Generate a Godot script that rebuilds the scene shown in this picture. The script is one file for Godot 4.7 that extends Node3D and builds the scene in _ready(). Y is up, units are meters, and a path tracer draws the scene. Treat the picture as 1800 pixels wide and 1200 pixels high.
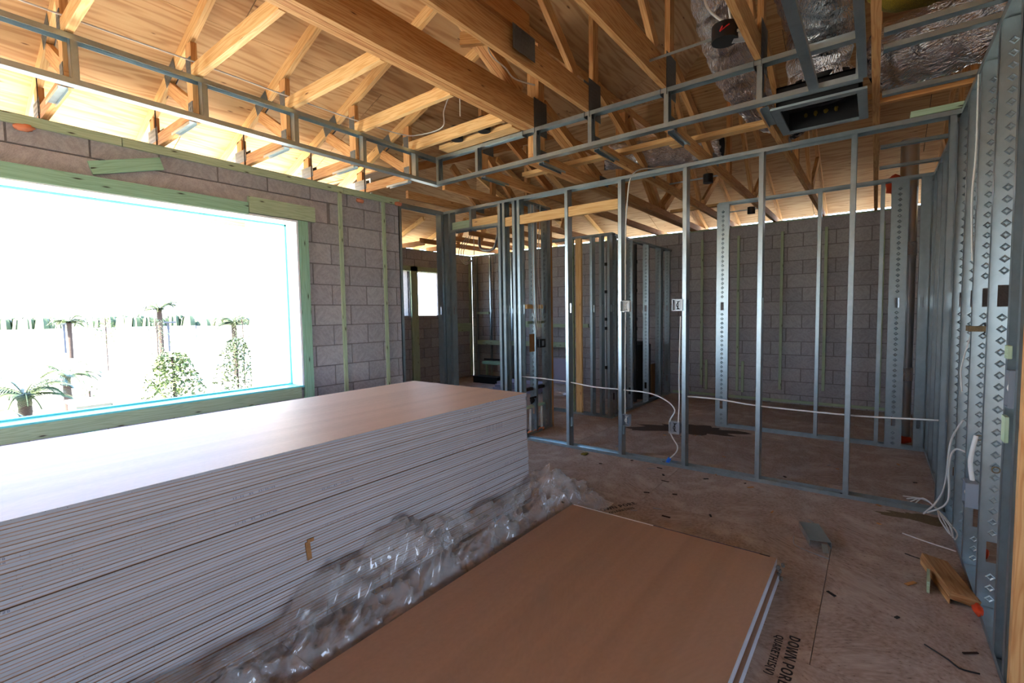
extends Node3D
# A house under construction: block walls, steel studs, pine roof trusses, drywall stacks.

const XL := -4.38      # inner face of the window wall
const XR := 0.42       # room face of the stud wall beside the camera
const ZF := -4.35      # front stud wall
const ZB := -8.3       # far block wall
const XJ := -7.5       # block wall of the projecting room
const ZJ := -3.62      # inner face of the projecting room's near wall
const PLATE := 2.76
const SLOPE := 0.385

var rng := RandomNumberGenerator.new()
var M := {}
var used := {}
var crease := FastNoiseLite.new()

# ---------------------------------------------------------------- helpers
func tool() -> SurfaceTool:
	var st := SurfaceTool.new()
	st.begin(Mesh.PRIMITIVE_TRIANGLES)
	return st

func quad(st: SurfaceTool, a: Vector3, b: Vector3, c: Vector3, d: Vector3, n: Vector3, uvs: Array) -> void:
	var p := [a, b, c, d]
	if (b - a).cross(c - a).dot(n) > 0.0:
		p = [a, d, c, b]
		uvs = [uvs[0], uvs[3], uvs[2], uvs[1]]
	for i in [0, 1, 2, 0, 2, 3]:
		st.set_normal(n)
		st.set_uv(uvs[i])
		st.add_vertex(p[i])

# one triangle turned so that its front looks along n
func face(st: SurfaceTool, a: Vector3, b: Vector3, c: Vector3, n: Vector3, uvs := [Vector2.ZERO, Vector2.ZERO, Vector2.ZERO]) -> void:
	var o := [0, 2, 1] if (b - a).cross(c - a).dot(n) > 0.0 else [0, 1, 2]
	for i in o:
		st.set_normal(n)
		st.set_uv(uvs[i])
		st.add_vertex([a, b, c][i])

# a box; texture v runs along its longest side (wood grain), in metres
func box(st: SurfaceTool, c: Vector3, s: Vector3, b := Basis.IDENTITY, off := Vector2.ZERO) -> void:
	var ax := [b.x, b.y, b.z]
	var hs := [s.x / 2, s.y / 2, s.z / 2]
	var longest := 0
	for i in 3:
		if s[i] > s[longest]:
			longest = i
	for i in 3:
		var u := (i + 1) % 3
		var v := (i + 2) % 3
		if u == longest:
			var t := u
			u = v
			v = t
		for sg in [-1.0, 1.0]:
			var n: Vector3 = ax[i] * sg
			var o: Vector3 = c + ax[i] * (hs[i] * sg)
			var du: Vector3 = ax[u] * hs[u]
			var dv: Vector3 = ax[v] * hs[v]
			var uu: float = hs[u]
			var vv: float = hs[v]
			var sh := off + Vector2(0.37 * i + 0.11 * sg, 0.0)
			quad(st, o - du - dv, o + du - dv, o + du + dv, o - du + dv, n, [sh + Vector2(-uu, -vv), sh + Vector2(uu, -vv), sh + Vector2(uu, vv), sh + Vector2(-uu, vv)])

func rnd() -> Vector2:
	return Vector2(rng.randf() * 7.0, rng.randf() * 7.0)

# box given by its two corners
func bb(st: SurfaceTool, lo: Vector3, hi: Vector3, off := Vector2.ZERO) -> void:
	box(st, (lo + hi) / 2, (hi - lo).abs(), Basis.IDENTITY, off)

# timber between two points: w across, h along "up"
func beam(st: SurfaceTool, a: Vector3, b: Vector3, w: float, h: float, up := Vector3.UP, off := Vector2.ZERO) -> void:
	var d := (b - a).normalized()
	var side := d.cross(up).normalized()
	var u := side.cross(d).normalized()
	box(st, (a + b) / 2, Vector3(w, (b - a).length(), h), Basis(side, d, u), off)

func tube(st: SurfaceTool, pts: Array, r: float, seg := 6, wrinkle := 0.0, caps := false) -> void:
	var rings := []
	var prev := Vector3.ZERO
	var n := pts.size()
	var run := 0.0
	for i in n:
		var t: Vector3 = (pts[mini(i + 1, n - 1)] - pts[maxi(i - 1, 0)]).normalized()
		var s := prev
		if s == Vector3.ZERO:
			s = t.cross(Vector3.UP)
			if s.length() < 0.05:
				s = t.cross(Vector3.RIGHT)
		s = (s - t * s.dot(t)).normalized()
		prev = s
		var u := t.cross(s)
		var ring := []
		for k in seg + 1:
			var a := TAU * (k % seg) / seg
			var rr := r
			if wrinkle > 0.0:
				var wn := crease.get_noise_3d(cos(a) * r * 9.0, sin(a) * r * 9.0 + 3.0, run * 5.5)
				rr = r * (1.0 + wrinkle * (wn + 0.35 * sin(run * 42.0)))
			var dir := s * cos(a) + u * sin(a)
			ring.append([pts[i] + dir * rr, dir, Vector2(float(k) / seg, run)])
		rings.append(ring)
		if i + 1 < n:
			run += (pts[i + 1] - pts[i]).length()
	st.set_smooth_group(0)
	for i in n - 1:
		for k in seg:
			var q := [rings[i][k], rings[i + 1][k], rings[i + 1][k + 1], rings[i][k + 1]]
			for j in [0, 1, 2, 0, 2, 3]:
				if wrinkle == 0.0:
					st.set_normal(q[j][1])
				st.set_uv(q[j][2])
				st.add_vertex(q[j][0])
	if wrinkle > 0.0:
		st.index()
		st.generate_normals()
	elif caps:
		for e in [0, n - 1]:
			var c: Vector3 = pts[e]
			var out: Vector3 = (pts[0] - pts[1] if e == 0 else pts[n - 1] - pts[n - 2]).normalized()
			for k in seg:
				face(st, c, rings[e][k][0], rings[e][k + 1][0], out)

func spline(ctrl: Array, step := 0.03) -> Array:
	var c := Curve3D.new()
	var n := ctrl.size()
	for i in n:
		var t: Vector3 = (ctrl[mini(i + 1, n - 1)] - ctrl[maxi(i - 1, 0)]) / 6.0
		c.add_point(ctrl[i], -t, t)
	c.bake_interval = step
	return Array(c.get_baked_points())

func numbered(called: String, parent: Node) -> String:
	var k := "%d/%s" % [parent.get_instance_id(), called]
	var n: int = used.get(k, 0)
	used[k] = n + 1
	return called if n == 0 else "%s_%03d" % [called, n]

func obj(called: String, st, mat: Material, parent: Node = self) -> MeshInstance3D:
	var o := MeshInstance3D.new()
	o.name = numbered(called, parent)
	var m: ArrayMesh = st.commit() if st is SurfaceTool else st
	o.mesh = m
	o.material_override = mat
	parent.add_child(o, true)
	if parent != self and parent.has_meta("base"):
		o.position = -(parent.get_meta("base") as Vector3)
	return o

func tag(o: Node, label: String, category: String, group := "") -> Node:
	o.set_meta("label", label)
	o.set_meta("category", category)
	if group:
		o.set_meta("group", group)
	return o

func thing(called: String, label: String, category: String, at := Vector3.ZERO, group := "") -> Node3D:
	var o := Node3D.new()
	o.name = numbered(called, self)
	add_child(o, true)
	o.position = at
	o.set_meta("base", at)
	tag(o, label, category, group)
	return o

func setting(called: String, label: String, category: String) -> Node3D:
	var o := thing(called, label, category)
	o.set_meta("kind", "structure")
	return o

func part(called: String, lo: Vector3, hi: Vector3, mat: Material, parent: Node) -> MeshInstance3D:
	var st := tool()
	bb(st, lo, hi, rnd())
	return obj(called, st, mat, parent)

func beam_part(called: String, a: Vector3, b: Vector3, w: float, h: float, mat: Material, parent: Node, up := Vector3.UP) -> MeshInstance3D:
	var st := tool()
	beam(st, a, b, w, h, up, rnd())
	return obj(called, st, mat, parent)

func cable(called: String, ctrl: Array, r: float, label: String, mat: Material = null) -> MeshInstance3D:
	var st := tool()
	tube(st, spline(ctrl, 0.025), r, 8, 0.0, true)
	var o := obj(called, st, mat if mat else M.cable)
	tag(o, label, "cable")
	return o

# ---------------------------------------------------------------- materials
func picture(w: int, h: int, f: Callable) -> ImageTexture:
	var im := Image.create(w, h, false, Image.FORMAT_RGB8)
	for y in h:
		for x in w:
			im.set_pixel(x, y, f.call(x, y))
	return ImageTexture.create_from_image(im)

func noise(freq: float, seed_: int, oct := 4) -> FastNoiseLite:
	var n := FastNoiseLite.new()
	n.seed = seed_
	n.noise_type = FastNoiseLite.TYPE_SIMPLEX_SMOOTH
	n.frequency = freq
	n.fractal_octaves = oct
	return n

# seamless noise value on a w x h picture
func wrapn(n: FastNoiseLite, x: float, y: float, w: float, h: float, sx := 1.0, sy := 1.0) -> float:
	var a := TAU * x / w
	var b := TAU * y / h
	var rx := w / TAU * sx
	var ry := h / TAU * sy
	# torus mapped into 3D by adding two circles, which keeps both edges equal
	return n.get_noise_3d(cos(a) * rx + cos(b) * ry * 0.73, sin(a) * rx + sin(b) * ry * 0.41, sin(b) * ry - cos(b) * ry * 0.31)

func mat(col: Color, rough := 0.8, metal := 0.0, tex: Texture2D = null, uv := Vector3.ONE) -> StandardMaterial3D:
	var m := StandardMaterial3D.new()
	m.albedo_color = col
	m.roughness = rough
	m.metallic = metal
	if tex:
		m.albedo_texture = tex
	m.uv1_scale = uv
	return m

func tri(m: StandardMaterial3D, s: float) -> StandardMaterial3D:
	m.uv1_triplanar = true
	m.uv1_world_triplanar = true
	m.uv1_scale = Vector3(s, s, s)
	return m

func wood_tex(light: Color, dark: Color, knot: Color, seed_: int, knots: int) -> ImageTexture:
	var n1 := noise(0.02, seed_, 3)
	var n2 := noise(0.11, seed_ + 9, 3)
	var spots := []
	var r := RandomNumberGenerator.new()
	r.seed = seed_
	for k in knots:
		spots.append([r.randf() * 256, r.randf() * 512, r.randf_range(3, 6)])
	return picture(256, 512, func(x, y):
		var w: float = wrapn(n1, x, y, 256, 512, 1.0, 0.22) * 9.0
		var g: float = 0.5 + 0.5 * sin((x * TAU / 256.0 * 7.0) + w)
		g = pow(g, 1.6) * 0.62 + 0.38 * (0.5 + 0.5 * wrapn(n2, x, y, 256, 512, 1.6, 0.10))
		var c: Color = light.lerp(dark, clampf(g, 0, 1))
		for s in spots:
			var d: float = Vector2(wrapf(x - s[0], -128, 128), wrapf(y - s[1], -256, 256) * 0.55).length() / s[2]
			if d < 2.2:
				c = c.lerp(knot, clampf(1.35 - d, 0, 1) * 0.85 + clampf(2.2 - d, 0, 1) * 0.22)
		return c)

func make_materials() -> void:
	var pine := wood_tex(Color(0.82, 0.66, 0.45), Color(0.69, 0.48, 0.27), Color(0.42, 0.25, 0.13), 3, 2)
	M.pine = mat(Color(1, 0.97, 0.93), 0.72, 0, pine, Vector3(4.5, 0.9, 1))
	M.pine_b = mat(Color(0.93, 0.85, 0.76), 0.72, 0, pine, Vector3(4.0, 0.8, 1))
	M.pine_c = mat(Color(1, 1, 0.98), 0.7, 0, wood_tex(Color(0.90, 0.76, 0.54), Color(0.80, 0.60, 0.36), Color(0.40, 0.24, 0.13), 11, 2), Vector3(4.5, 0.8, 1))
	var green := wood_tex(Color(0.71, 0.755, 0.66), Color(0.61, 0.665, 0.555), Color(0.24, 0.21, 0.16), 21, 3)
	M.pine_grey = mat(Color(0.80, 0.76, 0.72), 0.8, 0, pine, Vector3(4.0, 0.8, 1))
	M.green = mat(Color(0.97, 1.0, 0.95), 0.8, 0, green, Vector3(5, 1.1, 1))
	M.green_b = mat(Color(0.84, 1.0, 0.98), 0.8, 0, green, Vector3(5, 0.9, 1))
	# plywood: wide flame grain with small football patches and knots
	var p1 := noise(0.012, 5, 3)
	var p2 := noise(0.09, 6, 3)
	var spots := []
	var r := RandomNumberGenerator.new()
	r.seed = 77
	for k in 16:
		spots.append([r.randf() * 512, r.randf() * 512, r.randf_range(1.0, 2.3)])
	var ply := picture(512, 512, func(x, y):
		var w: float = wrapn(p1, x, y, 512, 512, 1.3, 0.28) * 13.0
		var g: float = pow(0.5 + 0.5 * sin(x * TAU / 512.0 * 6.0 + w), 2.2)
		g = g * 0.55 + 0.3 * (0.5 + 0.5 * wrapn(p2, x, y, 512, 512, 1.2, 0.12))
		var c: Color = Color(0.76, 0.63, 0.46).lerp(Color(0.60, 0.43, 0.26), clampf(g, 0, 1))
		for s in spots:
			var d: float = Vector2(wrapf(x - s[0], -256, 256), wrapf(y - s[1], -256, 256) * 0.5).length() / s[2]
			if d < 1.5:
				c = c.lerp(Color(0.34, 0.20, 0.10), clampf(1.5 - d, 0, 1) * 0.8)
		return c)
	M.plywood = mat(Color(1, 0.98, 0.95), 0.78, 0, ply, Vector3(0.82, 0.41, 1))
	# concrete block
	var b1 := noise(0.05, 31, 4)
	var b2 := noise(0.4, 32, 2)
	var blk := picture(256, 256, func(x, y):
		var v: float = 0.93 + 0.10 * wrapn(b1, x, y, 256, 256) + 0.10 * wrapn(b2, x, y, 256, 256)
		return Color(v, v, v))
	var b3 := noise(0.25, 33, 3)
	var grit := picture(256, 256, func(x, y):
		var v: float = 0.5 + 0.5 * wrapn(b3, x, y, 256, 256)
		return Color(v, v, v))
	for k in 3:
		var m := tri(mat([Color(0.675, 0.66, 0.66), Color(0.70, 0.69, 0.685), Color(0.655, 0.645, 0.645)][k], 0.95, 0, blk), 2.2)
		M["block%d" % k] = m
	M.mortar = tri(mat(Color(0.52, 0.50, 0.49), 0.97, 0, blk), 3.0)
	M.lintel = tri(mat(Color(0.69, 0.66, 0.65), 0.92, 0, blk), 1.3)
	M.stucco = tri(mat(Color(0.86, 0.85, 0.82), 0.9, 0, blk), 1.0)
	# wafer-board floor: pressed flakes, footprints of dust and dark spots
	var f1 := noise(0.075, 41, 4)
	var f2 := noise(0.33, 42, 3)
	var f3 := noise(0.008, 43, 3)
	var fl := picture(768, 768, func(x, y):
		var a: float = wrapn(f1, x, y, 768, 768)
		var b: float = wrapn(f2, x, y, 768, 768, 1.0, 0.5)
		var cc: float = wrapn(f3, x, y, 768, 768)
		var c := Color(0.69, 0.635, 0.595).lerp(Color(0.54, 0.475, 0.435), clampf(0.5 + 0.7 * a + 0.35 * b, 0, 1))
		c = c.lerp(Color(0.74, 0.705, 0.67), clampf(cc * 0.9 + 0.12, 0, 0.6))
		if b * 0.8 + a > 0.74:
			c = c.lerp(Color(0.22, 0.16, 0.13), 0.6)
		return c)
	M.floor = mat(Color(1, 0.98, 0.96), 0.86, 0, fl, Vector3(0.75, 0.75, 1))
	M.floor_b = mat(Color(0.95, 0.93, 0.92), 0.86, 0, fl, Vector3(0.62, 0.8, 1))
	M.print_ink = mat(Color(0.13, 0.13, 0.13), 0.9)
	# drywall: brown back paper, grey-white taped edges with a stamped code, broken gypsum ends
	var d1 := noise(0.02, 51, 3)
	var d2 := noise(0.3, 52, 2)
	var paper := picture(256, 512, func(x, y):
		var v: float = 0.97 + 0.05 * wrapn(d1, x, y, 256, 512, 2.6, 0.05) + 0.03 * wrapn(d2, x, y, 256, 512)
		return Color(v, v, v))
	M.paper = mat(Color(0.68, 0.545, 0.445), 0.54, 0, paper, Vector3(0.8, 0.27, 1))
	M.paper.metallic_specular = 0.5
	M.gypsum = tri(mat(Color(0.80, 0.79, 0.77), 0.95, 0, grit), 9.0)
	for k in 4:
		var tm := tape_material(k)
		for q in 5:
			var m2: StandardMaterial3D = tm.duplicate()
			m2.uv1_offset = Vector3(fmod(q * 0.317 + k * 0.13, 1.0), 0, 0)
			M["tape%d" % (k * 5 + q)] = m2
	# galvanised steel
	var s1 := noise(0.10, 61, 3)
	var s2 := noise(0.02, 62, 2)
	var spangle := picture(256, 256, func(x, y):
		var v: float = 0.95 + 0.015 * wrapn(s1, x, y, 256, 256) + 0.04 * wrapn(s2, x, y, 256, 256)
		return Color(v * 0.98, v, v * 1.0))
	var rgh := picture(256, 256, func(x, y):
		var v: float = 0.94 + 0.06 * wrapn(s2, x, y, 256, 256, 0.7, 1.0)
		return Color(v, v, v))
	M.steel = mat(Color(0.70, 0.745, 0.76), 0.36, 0.9, spangle)
	M.steel.roughness_texture = rgh
	tri(M.steel, 3.0)
	M.plate = tri(mat(Color(0.50, 0.51, 0.51), 0.5, 0.8, spangle), 8.0)
	M.rust = tri(mat(Color(0.36, 0.24, 0.17), 0.9, 0.2, grit), 14.0)
	# crinkled foil
	var k1 := noise(0.05, 71, 4)
	k1.fractal_type = FastNoiseLite.FRACTAL_RIDGED
	var crinkle := Image.create(256, 256, false, Image.FORMAT_RGB8)
	for y in 256:
		for x in 256:
			var v := 0.5 + 0.5 * wrapn(k1, x, y, 256, 256, 1.0, 0.35)
			crinkle.set_pixel(x, y, Color(v, v, v))
	crinkle.bump_map_to_normal_map(16.0)
	M.foil = mat(Color(0.86, 0.86, 0.87), 0.14, 1.0)
	M.foil.normal_enabled = true
	M.foil.normal_scale = 1.0
	M.foil.normal_texture = ImageTexture.create_from_image(crinkle)
	M.foil.uv1_scale = Vector3(5, 4, 1)
	M.black = mat(Color(0.03, 0.03, 0.033), 0.5)
	M.black_matt = mat(Color(0.045, 0.045, 0.05), 0.85)
	M.cable = mat(Color(0.80, 0.79, 0.76), 0.5)
	M.cable_grey = mat(Color(0.55, 0.55, 0.55), 0.5)
	M.cable_black = mat(Color(0.04, 0.04, 0.045), 0.5)
	M.box_grey = mat(Color(0.50, 0.53, 0.56), 0.5)
	M.box_steel = mat(Color(0.72, 0.74, 0.75), 0.4, 0.7)
	M.copper = mat(Color(0.72, 0.40, 0.25), 0.5, 0.5)
	M.orange = mat(Color(0.80, 0.25, 0.08), 0.85)
	M.salmon = mat(Color(0.84, 0.54, 0.40), 0.95)
	M.red = mat(Color(0.75, 0.09, 0.12), 0.6)
	M.blue = mat(Color(0.08, 0.38, 0.80), 0.5)
	M.navy = mat(Color(0.10, 0.13, 0.30), 0.6)
	M.foil_smooth = mat(Color(0.72, 0.74, 0.75), 0.3, 0.95)
	M.pvc = mat(Color(0.84, 0.84, 0.82), 0.4)
	M.membrane = mat(Color(0.42, 0.80, 0.80), 0.55)
	M.flap = mat(Color(0.92, 0.93, 0.93), 0.5)
	M.lilac = mat(Color(0.62, 0.65, 0.78), 0.6)
	M.cardboard = tri(mat(Color(0.62, 0.45, 0.28), 0.9, 0, blk), 3.0)
	M.wool = tri(mat(Color(0.80, 0.68, 0.08), 1.0, 0, grit), 7.0)
	M.sawdust = tri(mat(Color(0.52, 0.42, 0.34), 1.0, 0, grit), 9.0)
	M.chips = tri(mat(Color(0.78, 0.67, 0.48), 1.0, 0, grit), 9.0)
	M.film = mat(Color(0.84, 0.85, 0.86, 0.33), 0.10)
	M.film.transparency = BaseMaterial3D.TRANSPARENCY_ALPHA
	M.film.metallic_specular = 0.9
	M.film.cull_mode = BaseMaterial3D.CULL_DISABLED
	# outdoors
	M.sand = tri(mat(Color(0.54, 0.53, 0.48), 0.95, 0, blk), 0.08)
	M.concrete = tri(mat(Color(0.86, 0.84, 0.80), 0.95, 0, blk), 0.3)  # pale colour of the slab added to bounce sunlight
	M.leaf = mat(Color(0.19, 0.25, 0.07), 0.7)
	M.leaf.backlight = Color(0.12, 0.15, 0.04)
	M.leaf_b = mat(Color(0.17, 0.22, 0.10), 0.7)
	M.leaf_b.backlight = Color(0.1, 0.12, 0.05)
	M.bark = tri(mat(Color(0.34, 0.26, 0.22), 0.95, 0, grit), 4.0)
	M.shed = mat(Color(0.33, 0.34, 0.31), 0.7)
	M.dark_line = mat(Color(0.16, 0.18, 0.22), 0.8)

# stamped production code on the paper tape: little dot-matrix digits
func tape_material(k: int) -> StandardMaterial3D:
	var glyph := {"0": [7, 5, 5, 5, 7], "1": [2, 6, 2, 2, 7], "2": [7, 1, 7, 4, 7], "3": [7, 1, 3, 1, 7], "4": [5, 5, 7, 1, 1], "8": [7, 5, 7, 5, 7], "5": [7, 4, 7, 1, 7], "/": [1, 1, 2, 4, 4], ":": [0, 2, 0, 2, 0], " ": [0, 0, 0, 0, 0]}
	var im := Image.create(2048, 8, false, Image.FORMAT_RGB8)
	var n := noise(0.02, 80 + k, 3)
	for x in 2048:
		for y in 8:
			var v := 0.97 + 0.05 * n.get_noise_2d(x * 0.3, y * 4.0)
			im.set_pixel(x, y, Color(v, v, v))
	var r := RandomNumberGenerator.new()
	r.seed = 200 + k
	for rep in 2:
		var at := int(r.randf_range(80, 1750)) if rep == 0 and k != 1 else 3000
		for ch in "12:21  84  33/35/20":
			for row in 5:
				for cx in 3:
					if glyph[ch][row] & (4 >> cx) and at + cx < 2048:
						im.set_pixel(at + cx, row + 1, Color(0.62, 0.63, 0.70))
			at += 5
	if k == 3:
		for j in 60:
			im.set_pixel(int(r.randf_range(0, 2047)), int(r.randf_range(0, 7)), Color(0.35, 0.32, 0.28))
	return mat([Color(0.685, 0.70, 0.735), Color(0.67, 0.685, 0.715), Color(0.70, 0.71, 0.735), Color(0.66, 0.675, 0.705)][k], 0.7, 0, ImageTexture.create_from_image(im))

# ---------------------------------------------------------------- block walls
# axis "z": wall along z with its face at x = face, looking towards sgn; axis "x": along x with its face at z = face
func wall_point(axis: String, face: float, sgn: float, along: float, y: float, out: float) -> Vector3:
	return Vector3(face + sgn * out, y, along) if axis == "z" else Vector3(along, y, face + sgn * out)

func wall_box(st: SurfaceTool, axis: String, face: float, sgn: float, a0: float, a1: float, y0: float, y1: float, o0: float, o1: float, off := Vector2.ZERO) -> void:
	var p := wall_point(axis, face, sgn, a0, y0, o0)
	var q := wall_point(axis, face, sgn, a1, y1, o1)
	bb(st, p.min(q), p.max(q), off)

func block_wall(w: Node3D, axis: String, face: float, sgn: float, a0: float, a1: float, openings: Array, shift: float, seen0: float, seen1: float, thick := 0.2) -> void:
	# core with recessed joints, in pieces round the openings
	var st := tool()
	var cuts := [a0, a1]
	for o in openings:
		cuts.append_array([o[0], o[1]])
	cuts.sort()
	for i in cuts.size() - 1:
		var c0: float = cuts[i]
		var c1: float = cuts[i + 1]
		if c1 - c0 < 0.001:
			continue
		var lo := -0.25
		for o in openings:
			if o[0] <= c0 + 0.001 and o[1] >= c1 - 0.001:
				wall_box(st, axis, face, sgn, c0, c1, lo, o[2], -thick, -0.007)
				lo = o[3]
		wall_box(st, axis, face, sgn, c0, c1, lo, PLATE, -thick, -0.007)
	obj("mortar_core", st, M.mortar, w)
	var rows := int(ceil((PLATE + 0.06) / 0.2032))
	for r in range(-1, rows):
		var y0 := 0.1387 + 0.2032 * (r) + 0.0058
		var y1 := y0 + 0.1916
		y1 = minf(y1, PLATE)
		y0 = maxf(y0, 0.0)
		if y1 - y0 < 0.03:
			continue
		var start := a0 + shift + (0.2032 if r % 2 == 0 else 0.0) - 0.4064
		while start < a1:
			var b0 := maxf(start, a0) + 0.0062
			var b1 := minf(start + 0.4064, a1) - 0.0062
			start += 0.4064
			if b1 - b0 < 0.03 or b1 < seen0 or b0 > seen1:
				continue
			var spans := [[b0, b1, y0, y1]]
			for o in openings:
				var next := []
				for s in spans:
					if s[1] <= o[0] or s[0] >= o[1] or s[3] <= o[2] or s[2] >= o[3]:
						next.append(s)
						continue
					if s[0] < o[0] - 0.03:
						next.append([s[0], o[0], s[2], s[3]])
					if s[1] > o[1] + 0.03:
						next.append([o[1], s[1], s[2], s[3]])
					if s[2] < o[2] - 0.03:
						next.append([maxf(s[0], o[0]), minf(s[1], o[1]), s[2], o[2]])
					if s[3] > o[3] + 0.03:
						next.append([maxf(s[0], o[0]), minf(s[1], o[1]), o[3], s[3]])
				spans = next
			for s in spans:
				var bs := tool()
				wall_box(bs, axis, face, sgn, s[0], s[1], s[2], s[3], -0.05, rng.randf_range(-0.0015, 0.0015))
				obj("concrete_block", bs, M["block%d" % rng.randi_range(0, 2)], w)

# ---------------------------------------------------------------- steel framing
# C-stud at a point: web spans "depth" along dir, flange points along open; diamond embossing and key-hole knockouts in the web
func stud(parent: Node, at: Vector3, h: float, dir: Vector3, open: Vector3, depth := 0.092, flange := 0.036, emboss := false, called := "steel_stud", m: Material = null) -> MeshInstance3D:
	var st := tool()
	var b := Basis(open, Vector3.UP, open.cross(Vector3.UP))
	if b.z.dot(dir) < 0:
		b = Basis(open, Vector3.UP, -b.z)
	var t := 0.0016
	var f := func(x0: float, x1: float, y0: float, y1: float, z0: float, z1: float):
		box(st, at + b * Vector3((x0 + x1) / 2, (y0 + y1) / 2, (z0 + z1) / 2), Vector3(absf(x1 - x0), absf(y1 - y0), absf(z1 - z0)), b)
	var y := 0.0
	for k in [0.27, 1.49, 2.71]:
		if k + 0.1 > h:
			break
		f.call(0, t, y, k - 0.05, 0, depth)
		f.call(0, t, k - 0.05, k + 0.05, 0, depth / 2 - 0.018)
		f.call(0, t, k - 0.05, k + 0.05, depth / 2 + 0.018, depth)
		y = k + 0.05
	f.call(0, t, y, h, 0, depth)
	for z in [0.0, depth - t]:
		f.call(0, flange, 0, h, z, z + t)
	f.call(flange - t, flange, 0, h, 0, 0.009)
	f.call(flange - t, flange, 0, h, depth - 0.009, depth)
	if emboss:
		var yy := 0.04
		while yy < h - 0.03:
			var skip := false
			for k in [0.27, 1.49, 2.71]:
				if absf(yy - k) < 0.075:
					skip = true
			if not skip:
				for sg in [-1.0, 1.0]:
					diamond(st, at + b * Vector3(t / 2 + sg * t / 2, yy, depth / 2), b.z, b.x * sg, 0.019)
			yy += 0.054
	return obj(called, st, m if m else M.steel, parent)

func diamond(st: SurfaceTool, c: Vector3, u: Vector3, n: Vector3, r: float) -> void:
	var v := Vector3.UP
	var d := [v, u, -v, -u]
	for ring in [[1.0, 0.0, 0.72, 0.0055], [0.72, 0.0055, 0.40, 0.0008]]:
		for i in 4:
			var e: Vector3 = d[i]
			var g: Vector3 = d[(i + 1) % 4]
			var a: Vector3 = c + e * (r * ring[0]) + n * ring[1]
			var b2: Vector3 = c + g * (r * ring[0]) + n * ring[1]
			var c2: Vector3 = c + g * (r * ring[2]) + n * ring[3]
			var d2: Vector3 = c + e * (r * ring[2]) + n * ring[3]
			var nn: Vector3 = (b2 - a).cross(d2 - a).normalized()
			if nn.dot(n) < 0:
				nn = -nn
			quad(st, a, b2, c2, d2, nn, [Vector2.ZERO, Vector2.ZERO, Vector2.ZERO, Vector2.ZERO])

# U-track from a to b (its web centre line on the floor/top); up = direction of its legs
func track(parent: Node, a: Vector3, b: Vector3, w: float, leg: float, up: Vector3, called := "bottom_track", m: Material = null) -> MeshInstance3D:
	var st := tool()
	var d := (b - a).normalized()
	var s := d.cross(up).normalized()
	var t := 0.0016
	var bs := Basis(s, d, s.cross(d))
	if bs.z.dot(up) < 0:
		bs = Basis(s, d, -bs.z)
	var c := (a + b) / 2
	var l := (b - a).length()
	box(st, c + up * t / 2, Vector3(w, l, t), bs)
	for sg in [-1.0, 1.0]:
		box(st, c + s * sg * (w / 2 - t / 2) + up * leg / 2, Vector3(t, l, leg), bs)
	return obj(called, st, m if m else M.steel, parent)

# ---------------------------------------------------------------- roof
func hip(x: float, z: float) -> float:
	return 3.14 + SLOPE * minf(minf(x - XL, z - ZB), minf(3.0 - z, 9.0 - x))

func gusset(parent: Node, at: Vector3, n: Vector3, w: float, h: float, tilt := 0.0, up := Vector3.UP) -> void:
	var st := tool()
	var side := up.cross(n).normalized()
	var b := Basis(side, up, n).rotated(n, tilt)
	box(st, at, Vector3(w, h, 0.0024), b)
	# rows of pressed teeth slots
	var nx := int(w / 0.02)
	var ny := int(h / 0.03)
	for i in nx:
		for j in ny:
			box(st, at + b * Vector3((i + 0.5) * w / nx - w / 2, (j + 0.5) * h / ny - h / 2, 0.0016), Vector3(0.005, 0.016, 0.0012), b)
	obj("gusset_plate", st, M.plate, parent)

func sheet(roof: Node3D, poly: PackedVector2Array, rect: PackedVector2Array, hf: Callable, along_x: bool) -> void:
	for piece in Geometry2D.intersect_polygons(poly, rect):
		var p: PackedVector2Array = piece
		if p.size() < 3:
			continue
		var c := Vector2.ZERO
		for q in p:
			c += q / p.size()
		var inner := PackedVector2Array()
		for q in p:
			inner.append(q + (c - q).normalized() * 0.003)
		var idx := Geometry2D.triangulate_polygon(inner)
		if idx.is_empty():
			continue
		var st := tool()
		var off := rnd()
		var e: float = hf.call(c.x + 0.1, c.y) - hf.call(c.x, c.y)
		var g: float = hf.call(c.x, c.y + 0.1) - hf.call(c.x, c.y)
		var n := Vector3(-e, 0.1, -g).normalized()
		for sd in [0, 1]:
			for k in range(0, idx.size(), 3):
				var tp := []
				var tu := []
				for j in [0, 1, 2]:
					var q: Vector2 = inner[idx[k + j]]
					tu.append(off + (Vector2(q.y, q.x) if along_x else q))
					tp.append(Vector3(q.x, hf.call(q.x, q.y) + 0.012 * sd, q.y))
				face(st, tp[0], tp[1], tp[2], n if sd else -n, tu)
		var m := inner.size()
		for k in m:
			var a := inner[k]
			var b := inner[(k + 1) % m]
			var a3 := Vector3(a.x, hf.call(a.x, a.y), a.y)
			var b3 := Vector3(b.x, hf.call(b.x, b.y), b.y)
			var nn := (b3 - a3).cross(Vector3.UP).normalized()
			quad(st, a3, b3, b3 + Vector3(0, 0.012, 0), a3 + Vector3(0, 0.012, 0), nn, [off, off, off, off])
		obj("plywood_sheet", st, M.plywood, roof)

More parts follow.
